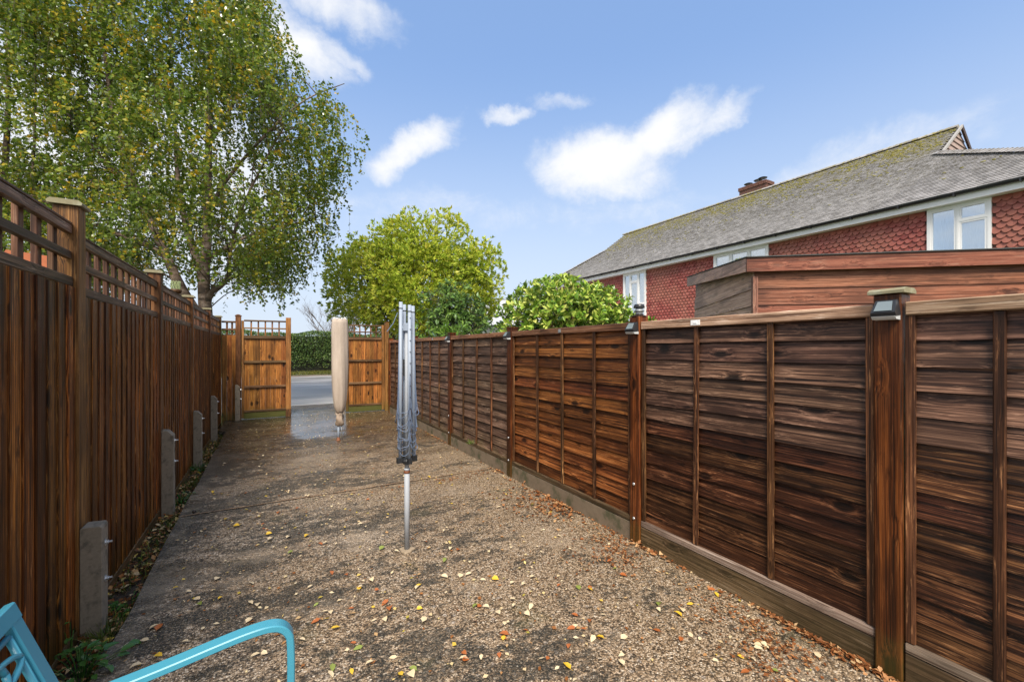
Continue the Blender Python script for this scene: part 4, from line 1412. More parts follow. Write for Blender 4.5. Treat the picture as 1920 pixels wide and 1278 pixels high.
def window(y0, y1, z0, kind):
    w = D.objects.new('window', None)
    w.location = (-.02, 0, 0)
    link(w, house)
    fr_ = MB()
    t = .055

    def rect(a0, a1, b0, b1, t=.05, x0=-.05, x1=.02):
        fr_.box(x0, x1, a0, a1, b0, b0 + t)
        fr_.box(x0, x1, a0, a1, b1 - t, b1)
        fr_.box(x0, x1, a0, a0 + t, b0 + t, b1 - t)
        fr_.box(x0, x1, a1 - t, a1, b0 + t, b1 - t)
    rect(y0, y1, z0, WTOP, .06)
    panes = []
    i0, i1 = y0 + .0602, y1 - .0602
    if kind == 'two':
        mid = (y0 + y1) / 2
        cells = [(mid + .02, i1, z0 + .0602, WTOP - .0602), (i0, mid - .02, z0 + .0602, 4.44), (i0, mid - .02, 4.47, WTOP - .0602)]
        fr_.box(-.051, .021, mid - .02, mid + .02, z0 + .06, WTOP - .06)
        fr_.box(-.0505, .0205, i0, mid - .02, 4.44, 4.47)
    elif kind == 'three':
        a, b_ = y0 + (y1 - y0) / 3, y0 + 2 * (y1 - y0) / 3
        cells = [(i0, a - .02, z0 + .0602, WTOP - .0602), (a + .02, b_ - .02, z0 + .0602, 4.44), (a + .02, b_ - .02, 4.47, WTOP - .0602), (b_ + .02, i1, z0 + .0602, WTOP - .0602)]
        for q in (a, b_):
            fr_.box(-.051, .021, q - .02, q + .02, z0 + .06, WTOP - .06)
        fr_.box(-.0505, .0205, a + .02, b_ - .02, 4.44, 4.47)
    else:
        a, b_ = y0 + (y1 - y0) * .33, y0 + (y1 - y0) * .68
        cells = [(i0, a - .02, z0 + .0602, 3.42), (i0, a - .02, 3.46, WTOP - .0602), (a + .02, b_ - .02, z0 + .0602, 4.42), (a + .02, b_ - .02, 4.46, WTOP - .0602), (b_ + .02, i1, z0 + .0602, WTOP - .0602)]
        for q in (a, b_):
            fr_.box(-.051, .021, q - .02, q + .02, z0 + .06, WTOP - .06)
        fr_.box(-.0505, .0205, i0, a - .02, 3.42, 3.46)
        fr_.box(-.0505, .0205, a + .02, b_ - .02, 4.42, 4.46)
    for (a0, a1, b0, b1) in cells:
        if b1 - b0 > 0:
            rect(a0, a1, b0, b1, .042, -.040, .015)
    fr_.build('frame', M['upvc'], w)
    for (a0, a1, b0, b1) in cells:
        g = MB(); g.box(-.012, -.006, a0 + .0421, a1 - .0421, b0 + .0421, b1 - .0421)
        g.build('pane', M['glass'], w)
    c = MB()
    n = 50
    for k in range(n + 1):
        yy = i0 + (i1 - i0) * k / n
        xx = .011 + .004 * math.sin(k * 1.7)
        c.v += [(xx, yy, z0 + .06), (xx, yy, WTOP - .06)]
    for k in range(n):
        c.f.append((2 * k, 2 * k + 2, 2 * k + 3, 2 * k + 1))
    c.build('net_curtain', M['curtain'], w, smooth=True)
    if kind == 'two':
        for side_ in (0, 1):
            c = MB()
            for k in range(14):
                yy = (i1 - .24 * k / 13 - .02) if side_ else (i0 + .02 + .16 * k / 13)
                yy2 = (i1 - .14 * k / 13 - .02) if side_ else (i0 + .02 + .04 * k / 13)
                xx = .004 + .003 * math.sin(k * 2.2)
                c.v += [(xx, yy if side_ else yy, z0 + .06), (xx, yy2, WTOP - .06)]
            for k in range(13):
                c.f.append((2 * k, 2 * k + 2, 2 * k + 3, 2 * k + 1))
            c.build('curtain', M['drape'], w, smooth=True)


for a in WIN:
    window(*a)
# scalloped wall tiles
tw2, g2 = .157, .115
tp = []
r = 0
z = 2.30
while z < 4.80:
    y = NY + (tw2 / 2 if r % 2 else 0)
    while y < FY - tw2:
        yc, zt = y + tw2 / 2, z + g2
        ok = True
        for (a, b_, c_, _) in WIN:
            if a < yc < b_ and zt > c_ - .02:
                ok = False
        if ok:
            tp.append((y, z))
        y += tw2
    r += 1
    z += g2
outline = [(.002, g2 + .05), (.002, .055), (.012, .052), (.022, .030), (.045, .008), (.0785, 0), (.112, .008), (.135, .030), (.145, .052), (.155, .055), (.155, g2 + .05)]


def scallop_V(y, z, j):
    fr_ = [(-.044 + .030 * (v / g2) + j, y + u, z + v) for u, v in outline]
    bk = [(-.020 + .020 * (v / g2) + j, y + u, z + v) for u, v in outline[1:-1]]
    return fr_, bk


t1 = MB()
fr_, bk = scallop_V(0, 0, 0)
t1.add(fr_ + bk, [tuple(range(11))[::-1]] + [(i + 1, i + 2, 11 + i + 1, 11 + i) for i in range(8)])
t1_me = t1.mesh('wall_tile')
cen = np.array([(HX, y, z - CH) for y, z in tp])
dep = cen[:, 0] * FV.x + cen[:, 1] * FV.y
sxx = (cen[:, 0] * RV.x + cen[:, 1] * RV.y) / dep
syy = cen[:, 2] / dep
inview = (sxx < 1.22) & (655 - syy * 800 < 605 - np.clip((sxx * 800 + 960 - 1330) * .7, 0, 140))
order = np.argsort(np.where(inview, dep, 1e9))
single = set(order[:295].tolist())
rest = MB()
for i, (y, z) in enumerate(tp):
    if i in single:
        obj_m('wall_tile', t1_me, house, (rnd.uniform(-.004, .003), y + rnd.uniform(-.002, .002), z + rnd.uniform(-.004, .004)), M['walltile'])
    else:
        fr_, bk = scallop_V(y + rnd.uniform(-.002, .002), z + rnd.uniform(-.004, .004), rnd.uniform(-.004, .003))
        rest.add(fr_ + bk, [tuple(range(11))[::-1]] + [(q + 1, q + 2, 11 + q + 1, 11 + q) for q in range(8)])
tag(rest.build('wall_tiles', M['walltile'], house), kind='stuff')
# chimney behind the ridge
chm = D.objects.new('chimney', None); link(chm, house); chm.location = (18.55 - HX, 10.4, 0)
m_ = MB(); m_.box(-.27, .27, .03, 1.15, 7.0, 8.60); m_.build('stack', M['mortar'], chm)
m_ = MB()
z = 7.4
rr_ = 0
while z < 8.66:
    ex = 0.0 if z < 8.12 or 8.2 < z < 8.5 else .035
    for side_ in range(2):
        q = -.28 - ex if side_ == 0 else .17 + ex
        y = -.0 - ex + (-.11 if rr_ % 2 else 0)
        while y < 1.18 + ex:
            m_.box(q, q + .11, max(y, -ex) + .004, min(y + .215, 1.18 + ex) - .004, z, z + .065)
            y += .225
    for q in np.arange(-.16, .17, .225):
        m_.box(q, min(q + .215, .165), -ex, .10 - ex, z, z + .065)
        m_.box(q, min(q + .215, .165), 1.08 + ex, 1.18 + ex, z, z + .065)
    z += .075
    rr_ += 1
tag(m_.build('bricks', M['brick'], chm), kind='stuff')
for (yy, xx, h_) in ((.28, -.02, 8.86), (.52, .05, 8.86), (.93, .0, 8.82)):
    m_ = MB()
    for a in range(3):
        t = a * 2.09
        m_.tube([(xx + .09 * math.cos(t), yy + .09 * math.sin(t), 8.6), (xx + .09 * math.cos(t), yy + .09 * math.sin(t), h_)], .012, 5)
    m_.lathe([(.17, h_), (.18, h_ + .015), (.10, h_ + .05), (.02, h_ + .06)], 14, c=(xx, yy))
    m_.build('cowl', M['gutter'], chm)

# ------------------------------------------------------------------ other buildings
bc = at(925, 655, 36)
bg_ = thing('bungalow', 'distant bungalow with pale grey roof and white wall between green tree and laurel', 'house', (bc.x, bc.y, 0), -TH)
ez, rz_ = 3.45, 5.98
m_ = MB(); m_.box(-6, 7, 0, 7, -.14, ez); m_.build('wall', M['wall_render'], bg_)
m_ = MB()
m_.prism([(-.5, ez - .05), (3.5, rz_), (7.5, ez - .05), (7.5, ez + .04), (3.5, rz_ + .1), (-.5, ez + .04)], -6.4, 7.4, lambda u, v, a: (a, u, v))
rfb = m_.build('roof', M['slate_far'], bg_)
m_ = MB()
for k in range(26):
    s = k / 26
    m_.box(-6.38, 7.38, -.48 + 4 * s - .01, -.48 + 4 * s + .14, ez + .045 + (rz_ - ez + .05) * s, ez + .075 + (rz_ - ez + .05) * s)
m_.build('roof_courses', M['slate_far'], rfb)
m_ = MB(); m_.box(-6.4, 7.4, -.56, -.48, ez - .05, ez + .06); m_.build('gutter', M['gutter'], bg_)
m_ = MB(); m_.box(-6.3, 7.3, 3.42, 3.58, rz_ + .08, rz_ + .16); m_.build('ridge', plain('ridge grey', (.22, .24, .27), .6), bg_)
for k in range(4):
    w_ = D.objects.new('window', None); link(w_, bg_); w_.location = (-4.5 + 3 * k, 0, 0)
    m_ = MB(); m_.box(-.6, .6, -.03, .02, 1.2, 2.4); m_.build('frame', M['upvc'], w_)
    m_ = MB(); m_.box(-.52, .52, -.04, -.031, 1.28, 2.32); m_.build('pane', M['glass'], w_)

oc = at(34, 655, 5.0)
og = thing('playhouse', 'small garden playhouse with orange roof glimpsed through the nearest trellis on the left', 'playhouse', (oc.x, oc.y, 0), -TH - .35)
m_ = MB(); m_.box(-.24, .24, 0, .4, -.14, 2.37); m_.build('wall', M['shed_board'], og)
m_ = MB(); m_.prism([(-.30, 2.36), (0, 2.58), (.30, 2.36), (.30, 2.40), (0, 2.62), (-.30, 2.40)], -.1, .5, lambda u, v, a: (u, a, v))
m_.build('roof', M['orange_roof'], og)
m_ = MB(); m_.prism([(-.30, 2.31), (0, 2.53), (.30, 2.31), (.30, 2.355), (0, 2.575), (-.30, 2.355)], -.125, -.101, lambda u, v, a: (u, a, v))
m_.build('barge_board', M['orange_roof'], og)
m_ = MB(); m_.box(-.15, .15, -.02, -.001, 1.4, 1.8); m_.build('window', M['upvc'], og)


# ------------------------------------------------------------------ vegetation
def limb_tubes(mb_, pts, r0, r1, n=7, sub=4):
    P = [Vector(p) for p in pts]
    out = []
    for i in range(len(P) - 1):
        p0, p1, p2, p3 = (P[max(0, min(len(P) - 1, i + q))] for q in (-1, 0, 1, 2))
        for t in np.linspace(0, 1, sub, endpoint=False):
            out.append(.5 * ((2 * p1) + (-p0 + p2) * t + (2 * p0 - 5 * p1 + 4 * p2 - p3) * t * t + (-p0 + 3 * p1 - 3 * p2 + p3) * t ** 3))
    out.append(P[-1])
    m = len(out)
    mb_.tube(out, [r0 + (r1 - r0) * (i / (m - 1)) ** .8 for i in range(m)], n)
    return out


def weeping_tree(label, base, stems, rright, rleft, rdepth, zlo, zhi, ntw, seed, mat, twig_len=(.35, 1.0), leaf=(.06, .10), gapthr=-.16, frame=(RV, FV), zskirt=0):
    """birch-like tree: stems in (lateral, depth, z, radius) from the base; hanging leafy shoots in a lopsided crown"""
    R2 = random.Random(seed)
    g = np.random.default_rng(seed)
    e1, e2 = frame
    root = thing('birch_tree', label, 'tree', base, group='birch trees beyond the left fence')
    loc = lambda l, d, z: e1 * l + e2 * d + Vector((0, 0, z))
    tm = MB()
    knots_ = []
    for st in stems:
        pts = [loc(l, d, z) for (l, d, z) in st['p']]
        o_ = limb_tubes(tm, pts, st['r'][0], st['r'][1], 9)
        knots_ += [(p, st['r'][0] + (st['r'][1] - st['r'][0]) * i / len(o_)) for i, p in enumerate(o_)]
    tm.build('trunk', M['bark_birch'], root, smooth=True)
    kp = np.array([k[0][:] for k in knots_ if k[0].z > 1.9])
    used_k = np.zeros(len(kp))
    bm_ = MB()
    C, A, Nn, Ls = [], [], [], []
    made = 0
    tries = 0
    cl_c, cl_n = None, 0
    while made < ntw and tries < ntw * 12:
        tries += 1
        if cl_c is not None and cl_n > 0:
            cl_n -= 1
            made += 1
            p = cl_c[0] + Vector((R2.gauss(0, .26), R2.gauss(0, .26), R2.gauss(.05, .24)))
            ca, sa = cl_c[1], cl_c[2]
        else:
            z = zlo + (zhi - zlo) * R2.random()
            ang = R2.uniform(0, 2 * math.pi)
            ca, sa = math.cos(ang), math.sin(ang)
            rr = np.interp(z, *rright) if ca > 0 else np.interp(z, *rleft)
            rd = np.interp(z, *rdepth)
            q = R2.random() ** .42
            l, d = rr * ca * q, rd * sa * q
            p = loc(l, d, z)
            if abs(l) < 1.15 and z < zskirt:
                continue
            nz = mnoise.noise(Vector((p.x * .75 + seed, p.y * .75, p.z * .75))) + .5 * mnoise.noise(Vector((p.x * 1.9, p.y * 1.9, p.z * 1.9 + seed)))
            if nz < gapthr:
                continue
            made += 1
            cl_c, cl_n = (p, ca, sa), R2.randint(4, 11)
        if made % 5 == 0:
            cand = kp.copy()
            dz = cand[:, 2] - p.z
            sc_ = np.linalg.norm(cand - np.array(p[:]), axis=1) + np.where(dz > -.2, 2.5, 0) + used_k * .55
            j = int(np.argmin(sc_))
            used_k[j] += 1
            k0 = Vector(kp[j])
            mid = k0.lerp(p, .5) + Vector((R2.uniform(-.2, .2), R2.uniform(-.2, .2), .10 * (p - k0).length))
            ln_ = (p - k0).length
            if ln_ < 1.7 and sc_[j] < 2.4:
                limb_tubes(bm_, [k0, k0.lerp(mid, .55) + Vector((0, 0, .05)), mid, p], min(.022, .006 + .008 * ln_), .004, 4, 3)
        # hanging shoot
        Lt = R2.uniform(*twig_len)
        outd = (e1 * ca + e2 * sa)
        h0 = (outd * R2.uniform(.1, .8) + Vector((R2.uniform(-.4, .4), R2.uniform(-.4, .4), R2.uniform(-.2, .5)))) * .45
        n = max(6, int(Lt * R2.uniform(17, 26)))
        t = np.sort(g.uniform(0, 1, n))
        tw_ = np.array(p[:])[None] + np.array(h0[:])[None] * (Lt * (t - .45 * t * t))[:, None] * 1.5 + np.array([0, 0, -1.])[None] * (Lt * t ** 1.5 * .85)[:, None]
        if made % 3 == 0:
            qs = [Vector(p + h0 * (Lt * (u - .45 * u * u)) * 1.5 + Vector((0, 0, -Lt * u ** 1.5 * .85))) for u in (0, .35, .7, 1)]
            bm_.tube(qs, [.004, .003, .0025, .002], 3, cap=False)
        C.append(tw_ + g.normal(0, .022, (n, 3)))
        A.append(np.stack([g.normal(0, .75, n), g.normal(0, .75, n), g.normal(-.55, .5, n)], 1))
        Nn.append(np.stack([g.normal(0, .7, n), g.normal(0, .7, n), np.abs(g.normal(.6, .5, n))], 1))
        Ls.append(g.uniform(leaf[0], leaf[1], n))
    C, A, Nn, Ls = np.concatenate(C), np.concatenate(A), np.concatenate(Nn), np.concatenate(Ls)
    V, F = leaves_np(C, A, Nn, Ls, Ls * g.uniform(.62, .9, len(Ls)), .18)
    obj('crown', np_mesh('crown', V, F), mat, root)
    bm_.build('twigs', M['bark'], root)
    return root


# main birch: trunk behind the fence beyond the fourth post
BZ = 10.6
bx = at(388, 655, BZ)
k_ = BZ / 800


def S(pts, dpt):
    return [((x - 388) * k_, d, CH + (655 - y) * k_) for (x, y), d in zip(pts, dpt)]


stems = [
    dict(p=[(0, 0, -.2)] + S([(386, 600), (382, 520), (388, 440), (385, 300), (388, 150), (384, 0), (380, -130)], [0, 0, 0, .1, .1, .2, .2]), r=(.19, .02)),
    dict(p=S([(380, 600), (346, 535), (322, 470), (282, 370), (244, 235), (225, 110), (205, -60)], [0, -.1, -.2, -.3, -.4, -.4, -.4]), r=(.15, .018)),
    dict(p=S([(383, 520), (340, 420), (305, 320), (288, 230), (275, 90), (262, -40)], [0, .2, .5, .7, .8, .9]), r=(.10, .015)),
    dict(p=S([(388, 575), (402, 545), (424, 531), (438, 510), (446, 475), (470, 400), (520, 320), (560, 260)], [0, -.15, -.2, -.2, -.3, -.4, -.6, -.7]), r=(.085, .012)),
    dict(p=S([(387, 400), (425, 330), (500, 235), (570, 175), (640, 140)], [0, 0, .1, .1, .2]), r=(.06, .008)),
    dict(p=S([(386, 260), (420, 180), (455, 90), (480, 20)], [.1, .3, .4, .5]), r=(.05, .008)),
    dict(p=S([(386, 480), (440, 430), (520, 400), (575, 385)], [0, .4, .6, .8]), r=(.05, .008)),
    dict(p=S([(322, 470), (230, 430), (130, 380), (40, 330)], [-.2, -.6, -.9, -1.2]), r=(.07, .01)),
    dict(p=S([(282, 370), (200, 290), (110, 180), (40, 90)], [-.3, -.2, 0, .2]), r=(.06, .01)),
]
zr = lambda y: CH + (655 - y) * k_
weeping_tree('tall multi-stemmed birch with yellowing leaves whose pale trunk rises beyond the left fence', (bx.x, bx.y, -.1), stems,
             ([zr(560), zr(520), zr(490), zr(450), zr(390), zr(330), zr(270), zr(200), zr(150), zr(110), zr(60), zr(-20), zr(-140)],
              [.2, .7, 2.0, 2.6, 2.75, 2.8, 3.15, 3.4, 3.4, 2.3, 1.3, 1.2, .4]),
             ([zr(570), zr(530), zr(480), zr(400), zr(0), zr(-140)], [.4, 1.0, 3.6, 5.0, 4.6, 2.4]),
             ([zr(600), zr(520), zr(400), zr(200), zr(-140)], [.4, 1.7, 2.6, 2.8, 1.2]),
             zr(545), zr(-130), 7600, 11, M['birch_leaf'], gapthr=-.12, zskirt=zr(490))
b2 = at(-10, 655, 10.0)
k2_ = 10.0 / 800
stems2 = [dict(p=[(0, 0, -.1), (.05, 0, 2.2), (.15, 0, 4.5), (.2, .1, 7.5), (.1, .1, 11)], r=(.15, .02)),
          dict(p=[(.02, 0, 2.0), (.6, -.2, 3.6), (1.1, -.2, 5.5), (1.3, -.3, 8.5)], r=(.08, .012)),
          dict(p=[(.02, 0, 1.6), (-.8, -.1, 3.4), (-1.4, -.2, 5.5), (-1.8, -.3, 8.5)], r=(.08, .012)),
          dict(p=[(.1, 0, 3.4), (1.3, .1, 4.6), (2.2, .3, 5.9)], r=(.05, .01))]
weeping_tree('dense dark birch at the far left whose foliage fills the corner above the nearest trellis', (b2.x, b2.y, -.1), stems2,
             ([1.6, 2.6, 5, 9, 11.5], [.8, 2.6, 3.0, 2.4, .6]), ([1.6, 2.6, 5, 9, 11.5], [.8, 2.4, 3.0, 2.6, .6]), ([1.6, 2.6, 5, 9, 11.5], [.8, 2.0, 2.4, 2.2, .6]),
             2.2, 11.2, 3800, 23, M['birch_leaf'], gapthr=-.2)


def clump_tree(name, label, cat, base, ells, n, leaf, mat, seed, trunk=None, per=(5, 8), spread=.55, gap=-.2, shape='kite', droop=.0, limbs=True, surf=.45, group=None, wr=(.34, .48)):
    """crown of leaf rosettes inside a set of ellipsoids (cx,cy,cz,rx,ry,rz) given in local axes R,F,Z"""
    R2 = random.Random(seed)
    g = np.random.default_rng(seed)
    root = thing(name, label, cat, base, group=group)
    vol = [e[3] * e[4] * e[5] for e in ells]
    C, A, Nn, Ls = [], [], [], []
    ends = []
    made = tries = 0
    while made < n and tries < n * 15:
        tries += 1
        e = R2.choices(ells, vol)[0]
        v = Vector((R2.gauss(0, 1), R2.gauss(0, 1), R2.gauss(0, 1))).normalized()
        q = R2.random() ** surf
        l, d, z = e[0] + v.x * e[3] * q, e[1] + v.y * e[4] * q, e[2] + v.z * e[5] * q
        if z < .05:
            continue
        p = RV * l + FV * d + Vector((0, 0, z))
        f = .9 / max(.4, leaf[1] * 5)
        nz = mnoise.noise(p * f + Vector((seed, 0, 0))) + .5 * mnoise.noise(p * f * 2.4)
        if nz < gap:
            continue
        made += 1
        ax = (RV * v.x + FV * v.y + Vector((0, 0, v.z * .7 + .35))).normalized()
        ends.append((p, ax))
        m = R2.randint(*per)
        a = g.uniform(0, 2 * math.pi, m)
        t1_ = ax.orthogonal().normalized(); t2_ = ax.cross(t1_)
        sp_ = g.uniform(.5, 1.3, m) * spread * 2
        dirs = np.array(ax[:])[None] + np.outer(np.cos(a) * sp_, t1_) + np.outer(np.sin(a) * sp_, t2_)
        dirs[:, 2] -= droop * g.uniform(.3, 1.4, m)
        C.append(np.array(p[:])[None] + g.normal(0, leaf[1] * .12, (m, 3)))
        A.append(dirs)
        Nn.append(np.array(ax[:])[None] + g.normal(0, .45, (m, 3)))
        Ls.append(g.uniform(leaf[0], leaf[1], m))
    C, A, Nn, Ls = np.concatenate(C), np.concatenate(A), np.concatenate(Nn), np.concatenate(Ls)
    V, F = leaves_np(C, A, Nn, Ls, Ls * g.uniform(wr[0], wr[1], len(Ls)), .2, shape)
    obj('crown', np_mesh('crown', V, F), mat, root)
    tb = MB()
    if trunk:
        for st in trunk:
            limb_tubes(tb, [RV * l + FV * d + Vector((0, 0, z)) for l, d, z in st['p']], st['r'][0], st['r'][1], 8)
    if limbs:
        src = [RV * l + FV * d + Vector((0, 0, z)) for st in (trunk or [dict(p=[(0, 0, .1)])]) for l, d, z in st['p'][1:] or st['p']]
        for (p, ax) in ends[::max(1, len(ends) // 160)]:
            k0 = min(src, key=lambda s_: (s_ - p).length + (3 if s_.z > p.z else 0))
            ln_ = (p - k0).length
            mid = k0.lerp(p, .5) + Vector((0, 0, .12 * ln_)) - ax * .1 * ln_
            limb_tubes(tb, [k0, mid, p], .008 + .007 * ln_, .004, 4, 3)
    tb.build('trunk', M['bark'], root)
    return root


# yellow-green tree beyond the right gate leaf
tc_ = at(770, 655, 15.0)
kt = 15.0 / 800
E = lambda x, y, rx, ry, d=0, rd=None: ((x - 770) * kt, d, CH + (655 - y) * kt + .1, rx * kt, (rd if rd else rx * kt), ry * kt)
ells = [E(775, 540, 150, 95), E(800, 470, 95, 78), E(838, 440, 42, 50), E(690, 535, 82, 78), E(880, 520, 70, 78), E(745, 455, 62, 45), E(645, 500, 42, 36), E(905, 480, 36, 40), E(655, 570, 50, 45),
        E(700, 470, 50, 40), E(800, 580, 130, 60), E(880, 560, 60, 50)]
trunk = [dict(p=[(0, 0, -.1), (.02, 0, 1.0), (.05, 0, 2.2), (.1, 0, 3.6), (.3, 0, 5.2)], r=(.13, .03)),
         dict(p=[(0, 0, .7), (-.6, 0, 2.0), (-1.2, .1, 3.2), (-1.6, .2, 4.0)], r=(.07, .02)),
         dict(p=[(0, 0, .9), (.7, -.1, 2.1), (1.4, -.2, 3.2), (2.0, -.2, 4.0)], r=(.07, .02)),
         dict(p=[(.02, 0, 1.4), (.2, .4, 2.9), (.9, .5, 4.4)], r=(.06, .02))]
clump_tree('broadleaf_tree', 'round yellow-green broadleaf tree behind the right gate leaf and clothes dryer', 'tree', (tc_.x, tc_.y, -.1), ells, 9200, (.10, .18), M['tree_leaf'], 5, trunk, gap=-.34)
ec = at(845, 655, 12.2)
ke = 12.2 / 800
clump_tree('evergreen_shrub', 'dark green evergreen shrub with drooping leaves in front of the yellow-green tree', 'shrub', (ec.x, ec.y, -.1),
           [((0) * ke, 0, CH + 80 * ke, 62 * ke, .8, 58 * ke), (20 * ke, 0, CH + 40 * ke, 75 * ke, .8, 40 * ke), (-40 * ke, 0, CH + 40 * ke, 45 * ke, .7, 45 * ke), (0, 0, .8, .9, .7, .8)],
           900, (.10, .19), M['dark_leaf'], 8, [dict(p=[(0, 0, -.1), (0, 0, .8), (.1, 0, 1.6), (.1, 0, 2.6)], r=(.05, .02))], droop=.9, gap=-.3)
fc_ = at(850, 655, 9.4)
kf = 9.4 / 800
clump_tree('leafy_shrub', 'low light green leafy shrub just above the far end of the right fence', 'shrub', (fc_.x, fc_.y, -.1),
           [(0, 0, CH + 28 * kf, 52 * kf, .5, 26 * kf), (-10 * kf, 0, .9, 60 * kf, .6, .7)], 330, (.10, .19), M['lime_leaf'], 9, None, droop=.35, gap=-.4, wr=(.2, .3))
# spotted laurel behind the fence
lc = at(1062, 655, 5.7)
kl = 5.7 / 800
EL = lambda x, y, rx, ry, rd: ((x - 1062) * kl, 0, CH + (655 - y) * kl + .1, rx * kl, rd, ry * kl)
clump_tree('laurel_bush', 'dense bright variegated laurel bush rising above the right fence in front of the house', 'bush', (lc.x, lc.y, -.1),
           [EL(1058, 600, 112, 78, .75), EL(1040, 565, 78, 44, .6), EL(1110, 585, 70, 50, .6), EL(985, 600, 52, 48, .55), EL(1150, 612, 50, 40, .55), (0, 0, .9, .95, .7, .8)],
           2500, (.055, .10), M['laurel_leaf'], 14, [dict(p=[(0, 0, -.1), (0, 0, .6), (0, 0, 1.4)], r=(.05, .02))], per=(5, 7), spread=.6, gap=-.5, shape='ell', surf=.28, wr=(.42, .55))
# small sprig over the fence right of the lantern
sg = at(1222, 655, 3.75)
clump_tree('laurel_shoot', 'single pale yellow-green laurel shoot poking over the fence beside the lantern post', 'shoot', (sg.x, sg.y, -.1),
           [(0, 0, 1.80, .02, .02, .06)], 3, (.05, .075), M['laurel_leaf'], 3, [dict(p=[(0, 0, -.1), (.02, 0, .9), (0, 0, 1.79)], r=(.008, .004))], limbs=False, gap=-2, shape='ell', wr=(.4, .5))

# hedge across the road
hd = thing('hedge', 'long clipped dark green hedge across the road seen through the gate opening', 'hedge', (2, 31.4, 0))
nh = 26000
g = rng
u = g.uniform(-8, 8, nh)
top = 2.58 + .10 * np.sin(u * 1.1) + .05 * np.sin(u * 3.1)
face = g.random(nh)
zz = np.where(face < .78, .25 + (top - .25) * g.random(nh) ** .8, top - .25 * g.random(nh) ** 2)
dd = np.where(face < .78, -.75 + .4 * g.random(nh) ** 1.5 + .25 * np.clip(.7 - zz, 0, 1), g.uniform(-.75, .75, nh))
keep = (zz > .75) | (g.random(nh) < .55)
C = np.stack([u, dd + .10 * np.sin(u * 2.3 + zz * 2.0), zz], 1)[keep]
n = len(C)
V, F = leaves_np(C, g.normal(0, 1, (n, 3)) + np.array([0, -.6, .3]), g.normal(0, .7, (n, 3)) + np.array([0, -.6, .5]), g.uniform(.07, .14, n), g.uniform(.045, .085, n), .15)
tag(obj('foliage', np_mesh('foliage', V, F), M['hedge_leaf'], hd), kind='stuff')
m_ = MB()
for k in range(70):
    x = -8 + 16 * k / 70 + rnd.uniform(-.08, .08)
    limb_tubes(m_, [(x, rnd.uniform(-.2, .2), -.05), (x + rnd.uniform(-.1, .1), rnd.uniform(-.2, .2), .6), (x + rnd.uniform(-.3, .3), rnd.uniform(-.4, .3), 1.4), (x + rnd.uniform(-.4, .4), rnd.uniform(-.5, .4), 2.2)], .045, .012, 5, 2)
m_.build('stems', M['bark'], hd)
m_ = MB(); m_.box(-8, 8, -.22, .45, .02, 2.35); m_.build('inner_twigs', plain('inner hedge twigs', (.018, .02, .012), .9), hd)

# bare tree
btc = at(632, 655, 33)
bt = thing('bare_tree', 'leafless grey tree with fine twigs behind the hedge beside the green tree', 'tree', (btc.x, btc.y, 0))
m_ = MB()
R3 = random.Random(3)


def branch(p, d, L, r, lvl):
    n_ = 4
    pts = [p]
    q = p.copy()
    dd_ = d.copy()
    for i in range(n_):
        dd_ = (dd_ + Vector((R3.uniform(-.16, .16), R3.uniform(-.16, .16), R3.uniform(-.03, .11)))).normalized()
        q = q + dd_ * (L / n_)
        pts.append(q.copy())
    m_.tube(pts, [r * (1 - .55 * i / n_) for i in range(n_ + 1)], 4 if lvl > 1 else 6, cap=False)
    if lvl < 5:
        for k in range(4 if lvl < 3 else 3):
            j = R3.randint(1, n_)
            ax = Vector((R3.uniform(-1, 1), R3.uniform(-1, 1), R3.uniform(-.1, .6))).normalized()
            branch(pts[j], (dd_ + ax * .75).normalized(), L * R3.uniform(.55, .78), r * .5, lvl + 1)


for k in range(5):
    a = k * 1.256
    branch(Vector((.1 * math.cos(a), .1 * math.sin(a), .2)), Vector((.5 * math.cos(a), .5 * math.sin(a), 1)).normalized(), 2.75, .08, 1)
m_.tube([(0, 0, -.1), (0, 0, .4)], .22, 8)
m_.build('trunk', M['twig'], bt)

# feeder hung on the birch side of the fence, above the third post
fp = at(349, 655, 5.75)
fe = thing('bird_feeder', 'pale green mesh bird feeder on a thin pole just behind the left fence trellis', 'bird feeder', (fp.x - .12, fp.y + .05, 0))
m_ = MB()
for k in range(10):
    a = 2 * math.pi * k / 10
    m_.tube([(.05 * math.cos(a + s * .6), .05 * math.sin(a + s * .6), 2.28 + .11 * s) for s in (0, .5, 1)], .0035, 4)
    m_.tube([(.05 * math.cos(a - s * .6), .05 * math.sin(a - s * .6), 2.28 + .11 * s) for s in (0, .5, 1)], .0035, 4)
M['feeder'] = plain('pale green mesh', (.30, .36, .17), .5)
m_.build('mesh_cage', M['feeder'], fe)
m_ = MB(); m_.lathe([(.03, 2.22), (.065, 2.235), (.07, 2.275), (.055, 2.28)], 14); m_.build('seed_tray', M['post_left'], fe, smooth=True)
m_ = MB(); m_.tube([(0, 0, -.1), (0, 0, 2.225)], .010, 8); m_.build('pole', M['black_plastic'], fe)

# ------------------------------------------------------------------ strip plants and litter
soil_z = lambda y: -.05 - .05 * max(0, min(1, (y - 3) / 3))


